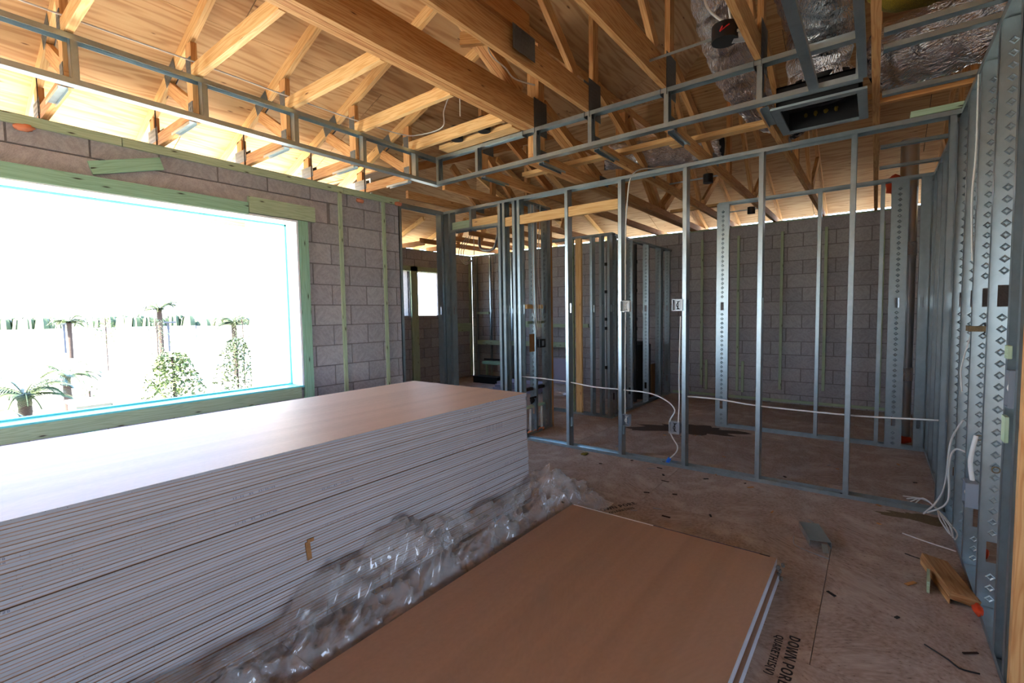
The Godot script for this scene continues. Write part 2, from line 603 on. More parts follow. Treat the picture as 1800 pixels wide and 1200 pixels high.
func build_roof() -> void:
	var roof := setting("roof", "plywood sheathing of the hip roof seen from below", "roof")
	var planes := [
		[[Vector2(-5.0, 3.62), Vector2(1.27, -2.65), Vector2(-2.03, -5.95), Vector2(-5.0, -2.98)], func(x, z): return 3.14 + SLOPE * (x - XL), false],
		[[Vector2(-8.12, -8.92), Vector2(-5.15, -5.95), Vector2(-2.03, -5.95), Vector2(1.27, -2.65), Vector2(3.35, -2.65), Vector2(9.62, -8.92)], func(x, z): return 3.14 + SLOPE * (z - ZB), true],
		[[Vector2(-5.0, 3.62), Vector2(1.27, -2.65), Vector2(3.35, -2.65), Vector2(9.62, 3.62)], func(x, z): return 3.14 + SLOPE * (3.0 - z), true],
		[[Vector2(9.62, 3.62), Vector2(3.35, -2.65), Vector2(9.62, -8.92)], func(x, z): return 3.14 + SLOPE * (9.0 - x), false],
		[[Vector2(-8.12, -8.92), Vector2(-5.15, -5.95), Vector2(-8.12, -2.98)], func(x, z): return 3.14 + SLOPE * (x - XJ), false],
		[[Vector2(-8.12, -2.98), Vector2(-5.15, -5.95), Vector2(-2.03, -5.95), Vector2(-5.0, -2.98)], func(x, z): return 3.14 + SLOPE * (ZJ - z), true],
	]
	for pl in planes:
		var poly := PackedVector2Array(pl[0])
		# unseen layer added over the sheets, keeps sun from leaking through their joints
		var fs := tool()
		var hf: Callable = pl[1]
		var fan := Geometry2D.triangulate_polygon(poly)
		for k in range(0, fan.size(), 3):
			var tp := []
			for q in 3:
				var v: Vector2 = poly[fan[k + q]]
				tp.append(Vector3(v.x, hf.call(v.x, v.y) + 0.016, v.y))
			face(fs, tp[0], tp[1], tp[2], Vector3.UP)
		obj("added_sun_seal", fs, M.black_matt, roof)
		var du := 2.44 if pl[2] else 1.13
		var dv := 1.13 if pl[2] else 2.44
		var i := 0
		var x := -8.12
		while x < 9.7:
			var z := -8.92 - (dv * 0.5 if i % 2 and not pl[2] else 0.0)
			var j := 0
			while z < 3.7:
				var x0 := x - (du * 0.5 if pl[2] and j % 2 else 0.0)
				sheet(roof, poly, PackedVector2Array([Vector2(x0, z), Vector2(x0 + du, z), Vector2(x0 + du, z + dv), Vector2(x0, z + dv)]), pl[1], pl[2])
				z += dv
				j += 1
			x += du
			i += 1

# hip truss running along z. high: bottom chord is raised over the tray in front of the ladder frame
func roof_truss(x: float, plies: int, high: bool, chord: float, label: String) -> Node3D:
	var t := thing("roof_truss", label, "truss", Vector3(x, 2.77, -5.0), "roof trusses spanning above the stud walls")
	var top := hip(x, -3.0) - 0.065
	var zf := ZB + (top + 0.065 - 3.14) / SLOPE
	var W := 0.038
	for k in plies:
		var px := x + (k - (plies - 1) / 2.0) * 0.0405
		var m: Material = [M.pine, M.pine_b, M.pine][k % 3]
		if high:
			beam_part("bottom_chord", Vector3(px, 3.05 + chord / 2, 2.9), Vector3(px, 3.05 + chord / 2, -3.64), W, chord, m, t)
			beam_part("bottom_chord", Vector3(px, 2.8145, -3.55), Vector3(px, 2.8145, -8.85), W, 0.089, m, t)
			beam_part("post", Vector3(px, 2.86, -3.595), Vector3(px, 3.05, -3.595), W, 0.089, M.pine, t, Vector3.FORWARD)
			beam_part("web", Vector3(px, 3.3, -3.65), Vector3(px, 2.88, -4.75), W, 0.089, m, t)
			beam_part("post", Vector3(px, 3.05 + chord, -3.595), Vector3(px, top - 0.045, -3.595), W, 0.089, M.pine, t, Vector3.FORWARD)
			beam_part("web", Vector3(px, 3.07 + chord, -3.3), Vector3(px, top - 0.05, -2.35), W, 0.089, m, t)
			beam_part("web", Vector3(px, 3.07 + chord, -1.3), Vector3(px, top - 0.05, -2.2), W, 0.089, m, t)
			beam_part("web", Vector3(px, 3.07 + chord, -1.15), Vector3(px, top - 0.05, -0.1), W, 0.089, m, t)
		else:
			beam_part("bottom_chord", Vector3(px, 2.8145, 2.9), Vector3(px, 2.8145, -8.85), W, 0.089, m, t)
			beam_part("web", Vector3(px, 2.88, -3.6), Vector3(px, top - 0.05, -2.6), W, 0.089, m, t)
		beam_part("top_chord", Vector3(px, top, 3.0 - (zf - ZB) - 0.02), Vector3(px, top, zf), W, 0.089, m, t)
		beam_part("top_chord", Vector3(px, top, zf), Vector3(px, top - SLOPE * (zf + 8.9), -8.9), W, 0.089, m, t)
		beam_part("post", Vector3(px, 2.86, -5.4), Vector3(px, minf(top - 0.045, hip(x, -5.4) - 0.11), -5.4), W, 0.089, M.pine_b, t, Vector3.FORWARD)
		beam_part("web", Vector3(px, 2.88, -6.55), Vector3(px, hip(x, -5.5) - 0.13 if hip(x, -5.5) < top else top - 0.05, -5.5), W, 0.089, m, t)
		beam_part("web", Vector3(px, 2.88, -6.7), Vector3(px, hip(x, -7.4) - 0.12, -7.4), W, 0.089, m, t)
	if high:
		var side := x + plies * 0.0203 + 0.002
		for sx in [[side, Vector3.RIGHT], [x - plies * 0.0203 - 0.002, Vector3.LEFT]]:
			gusset(t, Vector3(sx[0], 3.15, -3.57), sx[1], 0.2, 0.30)
			gusset(t, Vector3(sx[0], 2.84, -3.63), sx[1], 0.15, 0.08)
			gusset(t, Vector3(sx[0], 3.05 + chord + 0.02, -1.22), sx[1], 0.24, 0.16)
			gusset(t, Vector3(sx[0], 2.86, -4.8), sx[1], 0.2, 0.09)
	return t

func jack_truss(z: float, label: String) -> void:
	var t := thing("jack_truss", label, "truss", Vector3(XL, PLATE, z), "jack trusses resting on the window wall")
	var W := 0.038
	var line := func(x: float) -> float: return 3.14 + SLOPE * (x - XL) - 0.048
	beam_part("top_chord", Vector3(-4.98, line.call(-4.98), z), Vector3(-2.51, line.call(-2.51), z), W, 0.089, M.pine_c, t)
	beam_part("bottom_chord", Vector3(-4.56, 2.8145, z), Vector3(-3.676, 2.8145, z), W, 0.089, M.pine, t)
	beam_part("post", Vector3(-3.722, 2.86, z), Vector3(-3.722, line.call(-3.722) - 0.05, z), W, 0.089, M.pine, t, Vector3.RIGHT)
	beam_part("raised_chord", Vector3(-3.77, 3.095, z + 0.001), Vector3(-2.51, 3.095, z + 0.001), W + 0.002, 0.089, M.pine_c, t)
	beam_part("web", Vector3(-3.76, 2.90, z), Vector3(-4.12, 3.12, z), W - 0.004, 0.089, M.pine, t)
	beam_part("heel_block", Vector3(-4.50, 2.86, z), Vector3(-4.50, 3.0, z), W, 0.089, M.pine_b, t, Vector3.RIGHT)
	for s in [-1.0, 1.0]:
		var n := Vector3(0, 0, s)
		var zz: float = z + s * (W / 2 + 0.0025)
		gusset(t, Vector3(-4.06, line.call(-4.06) - 0.01, zz), n, 0.20, 0.10, atan(SLOPE) * s)
		gusset(t, Vector3(-3.722, 2.85, zz), n, 0.075, 0.12)
		gusset(t, Vector3(-3.722, 3.14, zz), n, 0.075, 0.12)
		gusset(t, Vector3(-4.48, 2.86, zz), n, 0.2, 0.10)
	# rusty uplift strap
	var st := tool()
	box(st, Vector3(-4.40, 2.90, z + W / 2 + 0.004), Vector3(0.018, 0.30, 0.0018))
	box(st, Vector3(-4.40, 2.90, z + W / 2 + 0.006), Vector3(0.006, 0.30, 0.003))
	obj("uplift_strap", st, M.rust, t)

func ladder(called: String, label: String, a: Vector3, b: Vector3, posts: Array, inward: Vector3) -> void:
	var t := thing(called, label, "frame", a)
	var d := (b - a).normalized()
	track(t, a + Vector3(0, 0.002, 0), b + Vector3(0, 0.002, 0), 0.064, 0.032, Vector3.UP, "lower_track")
	track(t, a + Vector3(0, 0.278, 0), b + Vector3(0, 0.278, 0), 0.064, 0.032, Vector3.DOWN, "upper_track")
	for p in posts:
		stud(t, a + d * p + Vector3(0, 0.005, 0) - inward * 0.031, 0.270, inward, d, 0.062, 0.034, false, "upright")

# ---------------------------------------------------------------- scene
func _ready() -> void:
	rng.seed = 20240
	crease.seed = 12
	crease.frequency = 1.0
	crease.fractal_type = FastNoiseLite.FRACTAL_RIDGED
	crease.fractal_octaves = 4
	# camera, sky, sun, exposure
	var cam := Camera3D.new()
	cam.name = "camera"
	add_child(cam)
	cam.position = Vector3(0, 1.45, 0)
	cam.rotation_degrees = Vector3(-3.41, 37.406, -0.906)
	cam.fov = 71.35
	cam.near = 0.03
	cam.far = 1500.0
	cam.current = true
	var we := WorldEnvironment.new()
	we.name = "environment"
	var env := Environment.new()
	var sky := Sky.new()
	var sm := ProceduralSkyMaterial.new()
	sm.sky_top_color = Color(0.58, 0.76, 1.0)
	sm.sky_horizon_color = Color(0.88, 0.94, 1.0)
	sm.ground_horizon_color = Color(0.86, 0.86, 0.84)
	sm.ground_bottom_color = Color(0.70, 0.69, 0.66)
	sm.sky_curve = 0.2
	sm.energy_multiplier = 13.0
	sky.sky_material = sm
	env.background_mode = Environment.BG_SKY
	env.sky = sky
	env.tonemap_mode = Environment.TONE_MAPPER_LINEAR
	env.tonemap_exposure = 1.1
	env.sdfgi_enabled = true
	env.ssao_enabled = true
	env.ssil_enabled = true
	we.environment = env
	add_child(we)
	var sun := DirectionalLight3D.new()
	sun.name = "sun"
	sun.light_color = Color(1.0, 0.96, 0.90)
	sun.light_energy = 34.0
	sun.light_angular_distance = 0.6
	sun.shadow_enabled = true
	sun.rotation_degrees = Vector3(-48, 3, 0)
	add_child(sun)

	make_materials()
	build_outdoors()
	build_floor()
	build_block_walls()
	build_roof()
	build_trusses()
	build_stud_walls()
	build_ceiling_frames()
	build_drywall()
	build_ceiling_services()
	build_wiring()
	build_rear_rooms()
	build_debris()

func build_floor() -> void:
	var f := setting("floor", "brown pressed wafer-board subfloor with dusty footprints", "floor")
	var st := tool()
	bb(st, Vector3(-4.6, -0.3, -8.5), Vector3(9.2, -0.021, 3.2))
	bb(st, Vector3(-7.7, -0.3, -8.5), Vector3(-4.6, -0.021, -3.42))
	obj("deck", st, M.mortar, f)
	var j := 0
	var z := -8.3
	while z < 3.0:
		var x := -7.5 - (1.22 if j % 2 else 0.0)
		while x < 9.0:
			var lo := Vector3(maxf(x, -7.5), -0.02, z)
			var hi := Vector3(minf(x + 2.44, 9.0), 0.0, minf(z + 1.22, 3.0))
			x += 2.44
			if lo.z > ZJ - 0.7 and hi.x < XL + 0.1:
				continue
			if lo.z > ZJ - 0.7 and lo.x < XL:
				lo.x = XL
			var ps := tool()
			bb(ps, lo + Vector3(0.0015, 0, 0.0015), hi - Vector3(0.0015, 0, 0.0015), rnd())
			obj("floor_panel", ps, M.floor if rng.randf() < 0.6 else M.floor_b, f)
		z += 1.22
		j += 1
	# stamped words on the panels
	for t in [["DOWN PORE", 0.058, Vector3(-0.25, 0.0004, -2.185), -90.0], ["QUARETHIS(V)", 0.042, Vector3(-0.305, 0.0004, -2.185), -90.0], ["DOWN PORE", 0.06, Vector3(-1.50, 0.0004, -3.2), 60.0], ["QUARETHIS", 0.04, Vector3(-1.44, 0.0004, -3.17), 60.0]]:
		var tm := TextMesh.new()
		var font := SystemFont.new()
		font.font_names = PackedStringArray(["Droid Sans"])
		font.font_weight = 700
		tm.font = font
		tm.text = t[0]
		tm.font_size = 48
		tm.pixel_size = t[1] / 48.0
		tm.depth = 0.0006
		var o := MeshInstance3D.new()
		o.name = numbered("stamped_words", f)
		o.mesh = tm
		o.material_override = M.print_ink
		f.add_child(o, true)
		o.position = t[2]
		o.rotation_degrees = Vector3(-90, t[3], 0)

func build_block_walls() -> void:
	# window wall
	var w := setting("wall_left", "grey concrete block wall with the big window opening", "wall")
	block_wall(w, "z", XL, 1.0, ZJ, 3.0, [[-2.395, 1.25, 0.77, 2.355], [-2.72, 1.6, 2.374, 2.577]], 0.06, ZJ, 0.3)
	var st := tool()
	bb(st, Vector3(XL - 0.2, 2.374, -2.715), Vector3(XL + 0.002, 2.572, 1.6))
	obj("lintel", st, M.lintel, w)
	for k in [[-3.62, -2.9], [-2.895, -1.1], [-1.095, 0.9]]:
		part("top_plate", Vector3(XL - 0.19, PLATE - 0.004, k[0]), Vector3(XL + 0.022, PLATE + 0.004, k[1]), M.green, w)
		part("plate_strip", Vector3(XL + 0.001, 2.70, k[0]), Vector3(XL + 0.021, PLATE - 0.005, k[1]), M.green, w)
	for z in [-2.86, -3.40]:
		part("furring_strip", Vector3(XL + 0.001, 0.02, z - 0.019), Vector3(XL + 0.020, 2.698, z + 0.019), M.green, w)
	# a crooked scrap nailed over the lintel
	var sc := tool()
	box(sc, Vector3(XL + 0.024, 2.565, -1.12), Vector3(0.019, 0.44, 0.09), Basis(Vector3.RIGHT, Vector3(0, 0.30, -1).normalized(), Vector3(0, 1, 0.30).normalized()), rnd())
	obj("nailed_scrap", sc, M.green_b, w)
	for p in [Vector3(XL + 0.02, 2.685, -0.60), Vector3(XL + 0.02, 2.66, -3.1), Vector3(XL + 0.03, 2.71, -3.60)]:
		blob("sealant_blob", p, Vector3(0.018, 0.022, 0.05), M.salmon, w)
	# window bucks
	var win := setting("window_1", "wide unglazed window opening framed in green treated lumber", "window")
	part("head_board", Vector3(XL + 0.001, 2.345, -1.95), Vector3(XL + 0.036, 2.445, 1.25), M.green_b, win)
	part("head_board", Vector3(XL + 0.001, 2.36, -2.57), Vector3(XL + 0.036, 2.50, -1.955), M.green, win)
	part("jamb_board", Vector3(XL + 0.001, 0.40, -2.49), Vector3(XL + 0.036, 2.355, -2.40), M.green_b, win)
	part("sill_board", Vector3(XL + 0.001, 0.675, -2.36), Vector3(XL + 0.036, 0.775, 1.25), M.green, win)
	for z in [-0.82, -1.45, -1.89]:
		part("cleat", Vector3(XL + 0.001, 0.36, z - 0.045), Vector3(XL + 0.02, 0.672, z + 0.045), M.green_b, win)
	part("reveal_jamb", Vector3(XL - 0.2, 0.79, -2.394), Vector3(XL + 0.03, 2.335, -2.375), M.flap, win)
	part("reveal_head", Vector3(XL - 0.2, 2.335, -2.394), Vector3(XL + 0.03, 2.353, 1.25), M.flap, win)
	part("reveal_sill", Vector3(XL - 0.2, 0.771, -2.394), Vector3(XL + 0.03, 0.789, 1.25), M.membrane, win)
	part("membrane_strip", Vector3(XL - 0.2, 0.79, -2.375), Vector3(XL - 0.16, 2.335, -2.36), M.membrane, win)
	part("membrane_strip", Vector3(XL - 0.2, 2.318, -2.375), Vector3(XL - 0.16, 2.334, 1.25), M.membrane, win)
	part("membrane_strip", Vector3(XL - 0.2, 0.79, -2.36), Vector3(XL - 0.15, 0.803, 1.25), M.membrane, win)
	# projecting room: near wall (white stucco outside), side wall with a window, far wall
	var j := setting("wall_jog", "block wall of the projecting room, white stucco outside", "wall")
	block_wall(j, "x", ZJ, -1.0, XJ, XL - 0.2, [], 0.0, 5.0, 5.0)
	part("stucco_coat", Vector3(XJ - 0.22, -3.3, -3.42), Vector3(XL - 0.2, 3.0, -3.40), M.stucco, j)
	var s := setting("wall_side", "block wall of the projecting room with a narrow window", "wall")
	block_wall(s, "z", XJ, 1.0, ZB, ZJ, [[-7.35, -6.62, 1.43, 2.33], [-6.42, -5.9, 1.43, 2.33]], 0.1, -8.3, -5.4)
	part("top_plate", Vector3(XJ - 0.19, PLATE - 0.004, ZB), Vector3(XJ + 0.02, PLATE + 0.02, ZJ), M.green, s)
	part("window_post", Vector3(XJ + 0.001, 0.05, -6.62), Vector3(XJ + 0.036, 2.43, -6.44), M.green, s)
	part("window_head_board", Vector3(XJ + 0.001, 2.33, -7.4), Vector3(XJ + 0.036, 2.43, -5.7), M.green, s)
	part("nailer_board", Vector3(XJ + 0.001, 1.05, -8.2), Vector3(XJ + 0.036, 1.24, -7.45), M.green, s)
	part("corner_strip", Vector3(XJ + 0.001, 0.02, -8.27), Vector3(XJ + 0.03, 2.7, -8.19), M.green, s)
	var b := setting("wall_far", "dim grey concrete block wall closing the rooms behind", "wall")
	block_wall(b, "x", ZB, 1.0, XJ, 9.0, [], 0.12, XJ, 0.75)
	part("top_plate", Vector3(XJ, PLATE - 0.004, ZB - 0.19), Vector3(9.0, PLATE + 0.02, ZB + 0.02), M.green, b)
	for x in [-2.32, -1.76, -1.15, -0.59, 0.06]:
		var y0 := rng.randf_range(0.1, 0.25)
		part("furring_strip", Vector3(x - 0.019, y0, ZB + 0.001), Vector3(x + 0.019, 2.62, ZB + 0.02), M.green, b)
	part("base_strip", Vector3(-2.8, 0.02, ZB + 0.001), Vector3(0.4, 0.06, ZB + 0.02), M.green, b)
	for x in [-1.68, -2.24]:
		part("strip_splice", Vector3(x - 0.019, 0.12, ZB + 0.001), Vector3(x + 0.019, 0.62, ZB + 0.02), M.green, b)
	# unseen walls closing the house; their openings and eave boards shape the light
	var nw := setting("wall_near", "unseen concrete block wall with two openings added to let light in", "wall")
	block_wall(nw, "x", 3.0, -1.0, XL, 9.0, [[-3.6, -1.9, 0.75, 2.2], [1.5, 2.1, 0.9, 2.2]], 0.0, 20.0, 20.0)  # both openings put in to brighten the stud webs and the film
	part("added_eave_blocker", Vector3(XL, PLATE, 3.0), Vector3(9.2, 3.16, 3.03), M.pine_b, nw)  # added board, blocks eave light so the roof stays darker
	var e := setting("wall_east", "unseen concrete block wall with a wide opening shaped for side light", "wall")
	block_wall(e, "z", 4.6, -1.0, ZB, 3.0, [[-1.8, 2.1, -0.25, 2.3]], 0.0, 20.0, 20.0)  # opening sized for level side light, the roof overhang cutting off high sky
	part("added_eave_blocker", Vector3(4.6, PLATE, ZB), Vector3(4.63, 4.84, 3.0), M.pine_b, e)  # added panel under the roof, keeps light out on this side

func blob(called: String, c: Vector3, r: Vector3, m: Material, parent: Node = self) -> MeshInstance3D:
	var st := tool()
	var n := noise(2.0, int(absf(c.x * 1000 + c.z * 77)), 2)
	var nu := 10
	var nv := 7
	st.set_smooth_group(0)
	var p := func(i: int, j: int) -> Vector3:
		var a := TAU * (i % nu) / nu
		var b := PI * j / nv
		var d := Vector3(cos(a) * sin(b), cos(b), sin(a) * sin(b))
		return c + d * r * (1.0 + 0.55 * n.get_noise_3dv(d * 1.3))
	for i in nu:
		for j in nv:
			for k in [[0, 0], [1, 1], [1, 0], [0, 0], [0, 1], [1, 1]]:
				st.add_vertex(p.call(i + k[0], j + k[1]))
	st.index()
	st.generate_normals()
	return obj(called, st, m, parent)

func build_trusses() -> void:
	roof_truss(-2.44, 3, true, 0.235, "three-ply pine girder truss that the jack trusses hang on")
	roof_truss(-1.87, 1, true, 0.19, "pine truss next to the three-ply girder, its chord raised over the tray")
	roof_truss(-1.25, 1, true, 0.19, "pine truss with the can light's hanger bar nailed to its chord")
	roof_truss(-0.64, 1, true, 0.14, "pine truss between the black can light and the foil duct")
	roof_truss(-0.03, 1, false, 0.089, "pine truss with a straight low chord beside the black diffuser box")
	roof_truss(0.58, 1, false, 0.089, "pine truss hidden above the embossed stud wall")
	var t := thing("corner_truss", "short pine truss over the doorway where the ladder frames meet", "truss", Vector3(-3.06, 2.77, -4.0))
	beam_part("bottom_chord", Vector3(-3.06, 2.8145, -3.55), Vector3(-3.06, 2.8145, -8.85), 0.038, 0.089, M.pine, t)
	beam_part("post", Vector3(-3.06, 2.86, -3.595), Vector3(-3.06, 3.53, -3.595), 0.038, 0.089, M.pine, t, Vector3.FORWARD)
	beam_part("web", Vector3(-3.06, 3.4, -3.66), Vector3(-3.06, 2.88, -4.8), 0.038, 0.089, M.pine_b, t)
	beam_part("top_chord", Vector3(-3.06, 3.57, -3.52), Vector3(-3.06, 3.57, -7.1), 0.038, 0.089, M.pine_b, t)
	gusset(t, Vector3(-3.039, 3.12, -3.64), Vector3.RIGHT, 0.16, 0.26)
	for k in [[-3.68, "pine valley jack behind the corner of the ladder frames", -4.32], [-4.27, "pine valley jack beside the end of the block pier", -3.66]]:
		var vx: float = k[0]
		var v := thing("valley_jack", k[1], "truss", Vector3(vx, 2.77, -4.5))
		beam_part("bottom_chord", Vector3(vx, 2.8145, -3.66), Vector3(vx, 2.8145, -6.0), 0.038, 0.089, M.pine, v)
		beam_part("top_chord", Vector3(vx, 3.085 + SLOPE * (ZJ - k[2]), k[2]), Vector3(vx, 3.085 + SLOPE * (ZJ + 5.9), -5.9), 0.038, 0.089, M.pine_b, v)
		beam_part("web", Vector3(vx, 2.88, -4.9), Vector3(vx, 3.30, -4.4), 0.038, 0.089, M.pine, v)
		beam_part("post", Vector3(vx, 2.86, -5.2), Vector3(vx, 3.62, -5.2), 0.038, 0.089, M.pine, v, Vector3.FORWARD)
		gusset(v, Vector3(vx + 0.0215, 2.85, -4.9), Vector3.RIGHT, 0.16, 0.10)
	var names := ["jack truss at the end of the big window, bottom chord lit from below", "pine jack truss above the crooked green scrap", "jack truss with a red chalk mark on the plywood beside it", "jack truss over the block pier beside the window", "jack truss next to the board with the two black recessed lights"]
	var zs := [-0.70, -1.345, -1.985, -2.605, -3.215]
	for i in 5:
		jack_truss(zs[i], names[i])
	jack_truss(-0.08, "pine jack truss over the middle of the window")
	for i in 3:
		var rt := thing("corner_jack", ["pine jack at the outer corner of the projecting room", "pine jack over the narrow side window", "pine jack over the green nailer board"][i], "truss", Vector3(XJ, PLATE, -5.6 - i * 0.75), "jacks over the projecting room")
		var z := -5.6 - i * 0.75
		beam_part("bottom_chord", Vector3(-7.7, 2.83, z), Vector3(-6.95, 2.83, z), 0.038, 0.089, M.pine, rt)
		beam_part("top_chord", Vector3(-8.1, 2.85, z), Vector3(-6.95, 2.85 + SLOPE * 1.15, z), 0.038, 0.089, M.pine_c, rt)
		beam_part("web", Vector3(-6.97, 2.88, z), Vector3(-6.97, 3.25, z), 0.038, 0.089, M.pine, rt)
	for i in 5:
		var x := -4.3 - i * 0.62
		var ft := thing("far_jack", "pine jack truss resting on the far block wall behind the doorway", "truss", Vector3(x, PLATE, ZB), "jacks resting on the far wall")
		beam_part("bottom_chord", Vector3(x, 2.83, -8.5), Vector3(x, 2.83, -6.1), 0.038, 0.089, M.pine, ft)
		beam_part("top_chord", Vector3(x, 2.85, -8.9), Vector3(x, 3.93, -6.1), 0.038, 0.089, M.pine_c, ft)
		beam_part("web", Vector3(x, 2.88, -7.1), Vector3(x, 3.4, -7.35), 0.038, 0.089, M.pine, ft)
	# lateral braces across the low chords
	for b in [[Vector3(-2.95, 2.885, -4.12), Vector3(-1.35, 2.885, -4.10), "flat pine brace nailed across the low chords beside the girder"], [Vector3(-1.45, 2.885, -4.22), Vector3(-0.02, 2.885, -4.20), "flat pine brace nailed across the low chords beside the diffuser"], [Vector3(-3.6, 2.885, -5.0), Vector3(-1.9, 2.885, -5.0), "flat pine brace over the plumbing wall"], [Vector3(-2.4, 2.885, -7.0), Vector3(0.5, 2.885, -7.0), "flat pine brace over the rear room"]]:
		var o := beam_part("lateral_brace", b[0], b[1], 0.089, 0.038, M.pine_c, self)
		tag(o, b[2], "brace", "lateral braces across the trusses")
	# board and blocking that carry the two recessed lights in the tray
	var bd := part("light_board", Vector3(-3.42, 3.052, -3.475), Vector3(-2.53, 3.09, -3.352), M.pine_c, self)
	tag(bd, "wide pine board laid flat beside two black recessed lights", "board")
	var mk := thing("diagonal_brace", "short pine brace between the girder and the next truss", "brace", Vector3(-2.2, 3.3, -2.6))
	beam_part("brace_board", Vector3(-2.36, 3.37, -2.55), Vector3(-1.90, 3.33, -2.72), 0.038, 0.089, M.pine_c, mk)
	gusset(mk, Vector3(-2.12, 3.352, -2.61), Vector3(0.35, 0, 0.93).normalized(), 0.04, 0.06)
	var cb := thing("cross_block", "pine block fixed across two trusses with a cable over it", "block", Vector3(-1.6, 3.3, -2.2))
	beam_part("block_board", Vector3(-1.84, 3.30, -2.62), Vector3(-1.84, 3.30, -2.0), 0.038, 0.14, M.pine_b, cb)
	gusset(cb, Vector3(-1.815, 3.16, -2.55), Vector3.RIGHT, 0.24, 0.15)

func build_stud_walls() -> void:
	var bk := Vector3(0, 0, -1)
	var zc := ZF - 0.046
	var w := setting("wall_front", "open galvanised steel stud partition with a doorway and pine blocking", "wall")
	track(w, Vector3(-3.52, 0.001, zc), Vector3(XR, 0.001, zc), 0.096, 0.03, Vector3.UP)
	track(w, Vector3(-4.46, 2.745, zc), Vector3(XR + 0.09, 2.745, zc), 0.096, 0.032, Vector3.DOWN, "top_track")
	track(w, Vector3(-4.46, 0.001, zc), Vector3(-4.27, 0.001, zc), 0.096, 0.03, Vector3.UP)
	for x in [-2.575, -1.975, -1.354, -0.744, -0.134, 0.40]:
		stud(w, Vector3(x, 0.004, ZF - 0.002), 2.735, bk, Vector3.LEFT)
	# door jambs: boxed pairs
	for x in [-4.39, -4.275, -3.475, -3.445, -3.265, -3.235]:
		stud(w, Vector3(x, 0.004, ZF - 0.002), 2.735, bk, Vector3.LEFT if x < -4.3 or x in [-3.475, -3.265, -4.275] else Vector3.RIGHT)
	part("header_block", Vector3(-4.26, 2.505, ZF - 0.06), Vector3(-3.945, 2.595, ZF - 0.02), M.green, w)
	part("header_block", Vector3(-3.935, 2.505, ZF - 0.06), Vector3(-3.52, 2.595, ZF - 0.02), M.pine_c, w)
	track(w, Vector3(-4.27, 2.50, zc), Vector3(-3.50, 2.50, zc), 0.094, 0.03, Vector3.DOWN, "header_track", M.steel)
	stud(w, Vector3(-3.92, 2.46, ZF - 0.002), 0.28, bk, Vector3.LEFT, 0.092, 0.034, false, "cripple_stud")
	for k in [[-3.41, -3.27], [-3.20, -2.613], [-2.571, -2.013]]:
		part("blocking", Vector3(k[0], 2.445, ZF - 0.050), Vector3(k[1], 2.545, ZF - 0.012), M.pine_c, w)
	# return wall between the block pier and the corner
	var r := setting("wall_return", "short steel stud wall between the block pier and the doorway", "wall")
	track(r, Vector3(-4.44, 2.745, ZJ - 0.01), Vector3(-4.44, 2.745, ZF), 0.096, 0.04, Vector3.DOWN, "top_track")
	track(r, Vector3(-4.44, 0.001, ZJ - 0.01), Vector3(-4.44, 0.001, ZF), 0.096, 0.03, Vector3.UP)
	stud(r, Vector3(-4.488, 0.004, ZJ - 0.02), 2.735, Vector3.RIGHT, bk, 0.092, 0.036, false, "steel_stud", M.steel)
	for z in [-4.31]:
		stud(r, Vector3(-4.488, 0.004, z), 2.735, Vector3.RIGHT, bk)
	# wall beside the camera: embossed webs face us
	var s := setting("wall_right", "steel stud wall of embossed studs running away from the camera", "wall")
	var xc := XR + 0.046
	track(s, Vector3(xc, 0.001, -2.42), Vector3(xc, 0.001, -8.2), 0.096, 0.03, Vector3.UP)
	track(s, Vector3(xc, 2.745, -2.42), Vector3(xc, 2.745, -8.2), 0.096, 0.034, Vector3.DOWN, "top_track")
	for z in [-2.50, -2.68, -3.13, -3.60, -4.02, -4.47, -4.62, -5.02, -5.43, -5.83, -6.16, -6.6, -7.0, -7.4, -7.8]:
		stud(s, Vector3(XR, 0.004, z), 2.735, Vector3.RIGHT, bk, 0.092, 0.036, z < -2.7 and z > -6.7)
	part("jamb_post", Vector3(XR + 0.002, 0.001, -2.46), Vector3(XR + 0.091, 2.74, -2.422), M.pine, s)
	# plumbing wall
	var p := setting("wall_plumbing", "short steel stud wall with water pipes and loose cables", "wall")
	track(p, Vector3(-3.28, 0.001, ZF - 0.10), Vector3(-3.28, 0.001, -5.05), 0.096, 0.03, Vector3.UP)
	track(p, Vector3(-3.28, 2.745, ZF - 0.10), Vector3(-3.28, 2.745, -5.05), 0.096, 0.03, Vector3.DOWN, "top_track")
	for z in [-4.70, -4.97, -5.01]:
		stud(p, Vector3(-3.326, 0.004, z), 2.735, Vector3.RIGHT, bk, 0.092, 0.036, true)
	part("end_post", Vector3(-3.325, 0.003, -5.085), Vector3(-3.236, 2.74, -5.05), M.pine_b, p)
	part("pipe_board", Vector3(-3.32, 0.515, -4.95), Vector3(-3.28, 0.55, -4.46), M.rust, p)
	part("pipe_board", Vector3(-3.32, 0.30, -4.95), Vector3(-3.28, 0.33, -4.46), M.green, p)
	part("blocking", Vector3(-3.32, 1.50, -4.93), Vector3(-3.28, 1.55, -4.60), M.pine_c, p)
	part("blocking", Vector3(-3.32, 1.32, -4.95), Vector3(-3.28, 1.35, -4.60), M.green, p)
	for k in [[-4.60, 0.30], [-4.73, 0.52], [-4.84, 0.30]]:
		var pt := thing("supply_pipe", "white plastic water pipe rising through the plumbing wall", "pipe", Vector3(-3.27, 0, k[0]), "water pipes in the plumbing wall")
		var st := tool()
		tube(st, [Vector3(-3.26, 0.005, k[0]), Vector3(-3.26, k[1], k[0])], 0.013, 10, 0, true)
		obj("tube", st, M.pvc, pt)
		blob("floor_sealant", Vector3(-3.26, 0.02, k[0]), Vector3(0.035, 0.02, 0.04), M.salmon, pt)
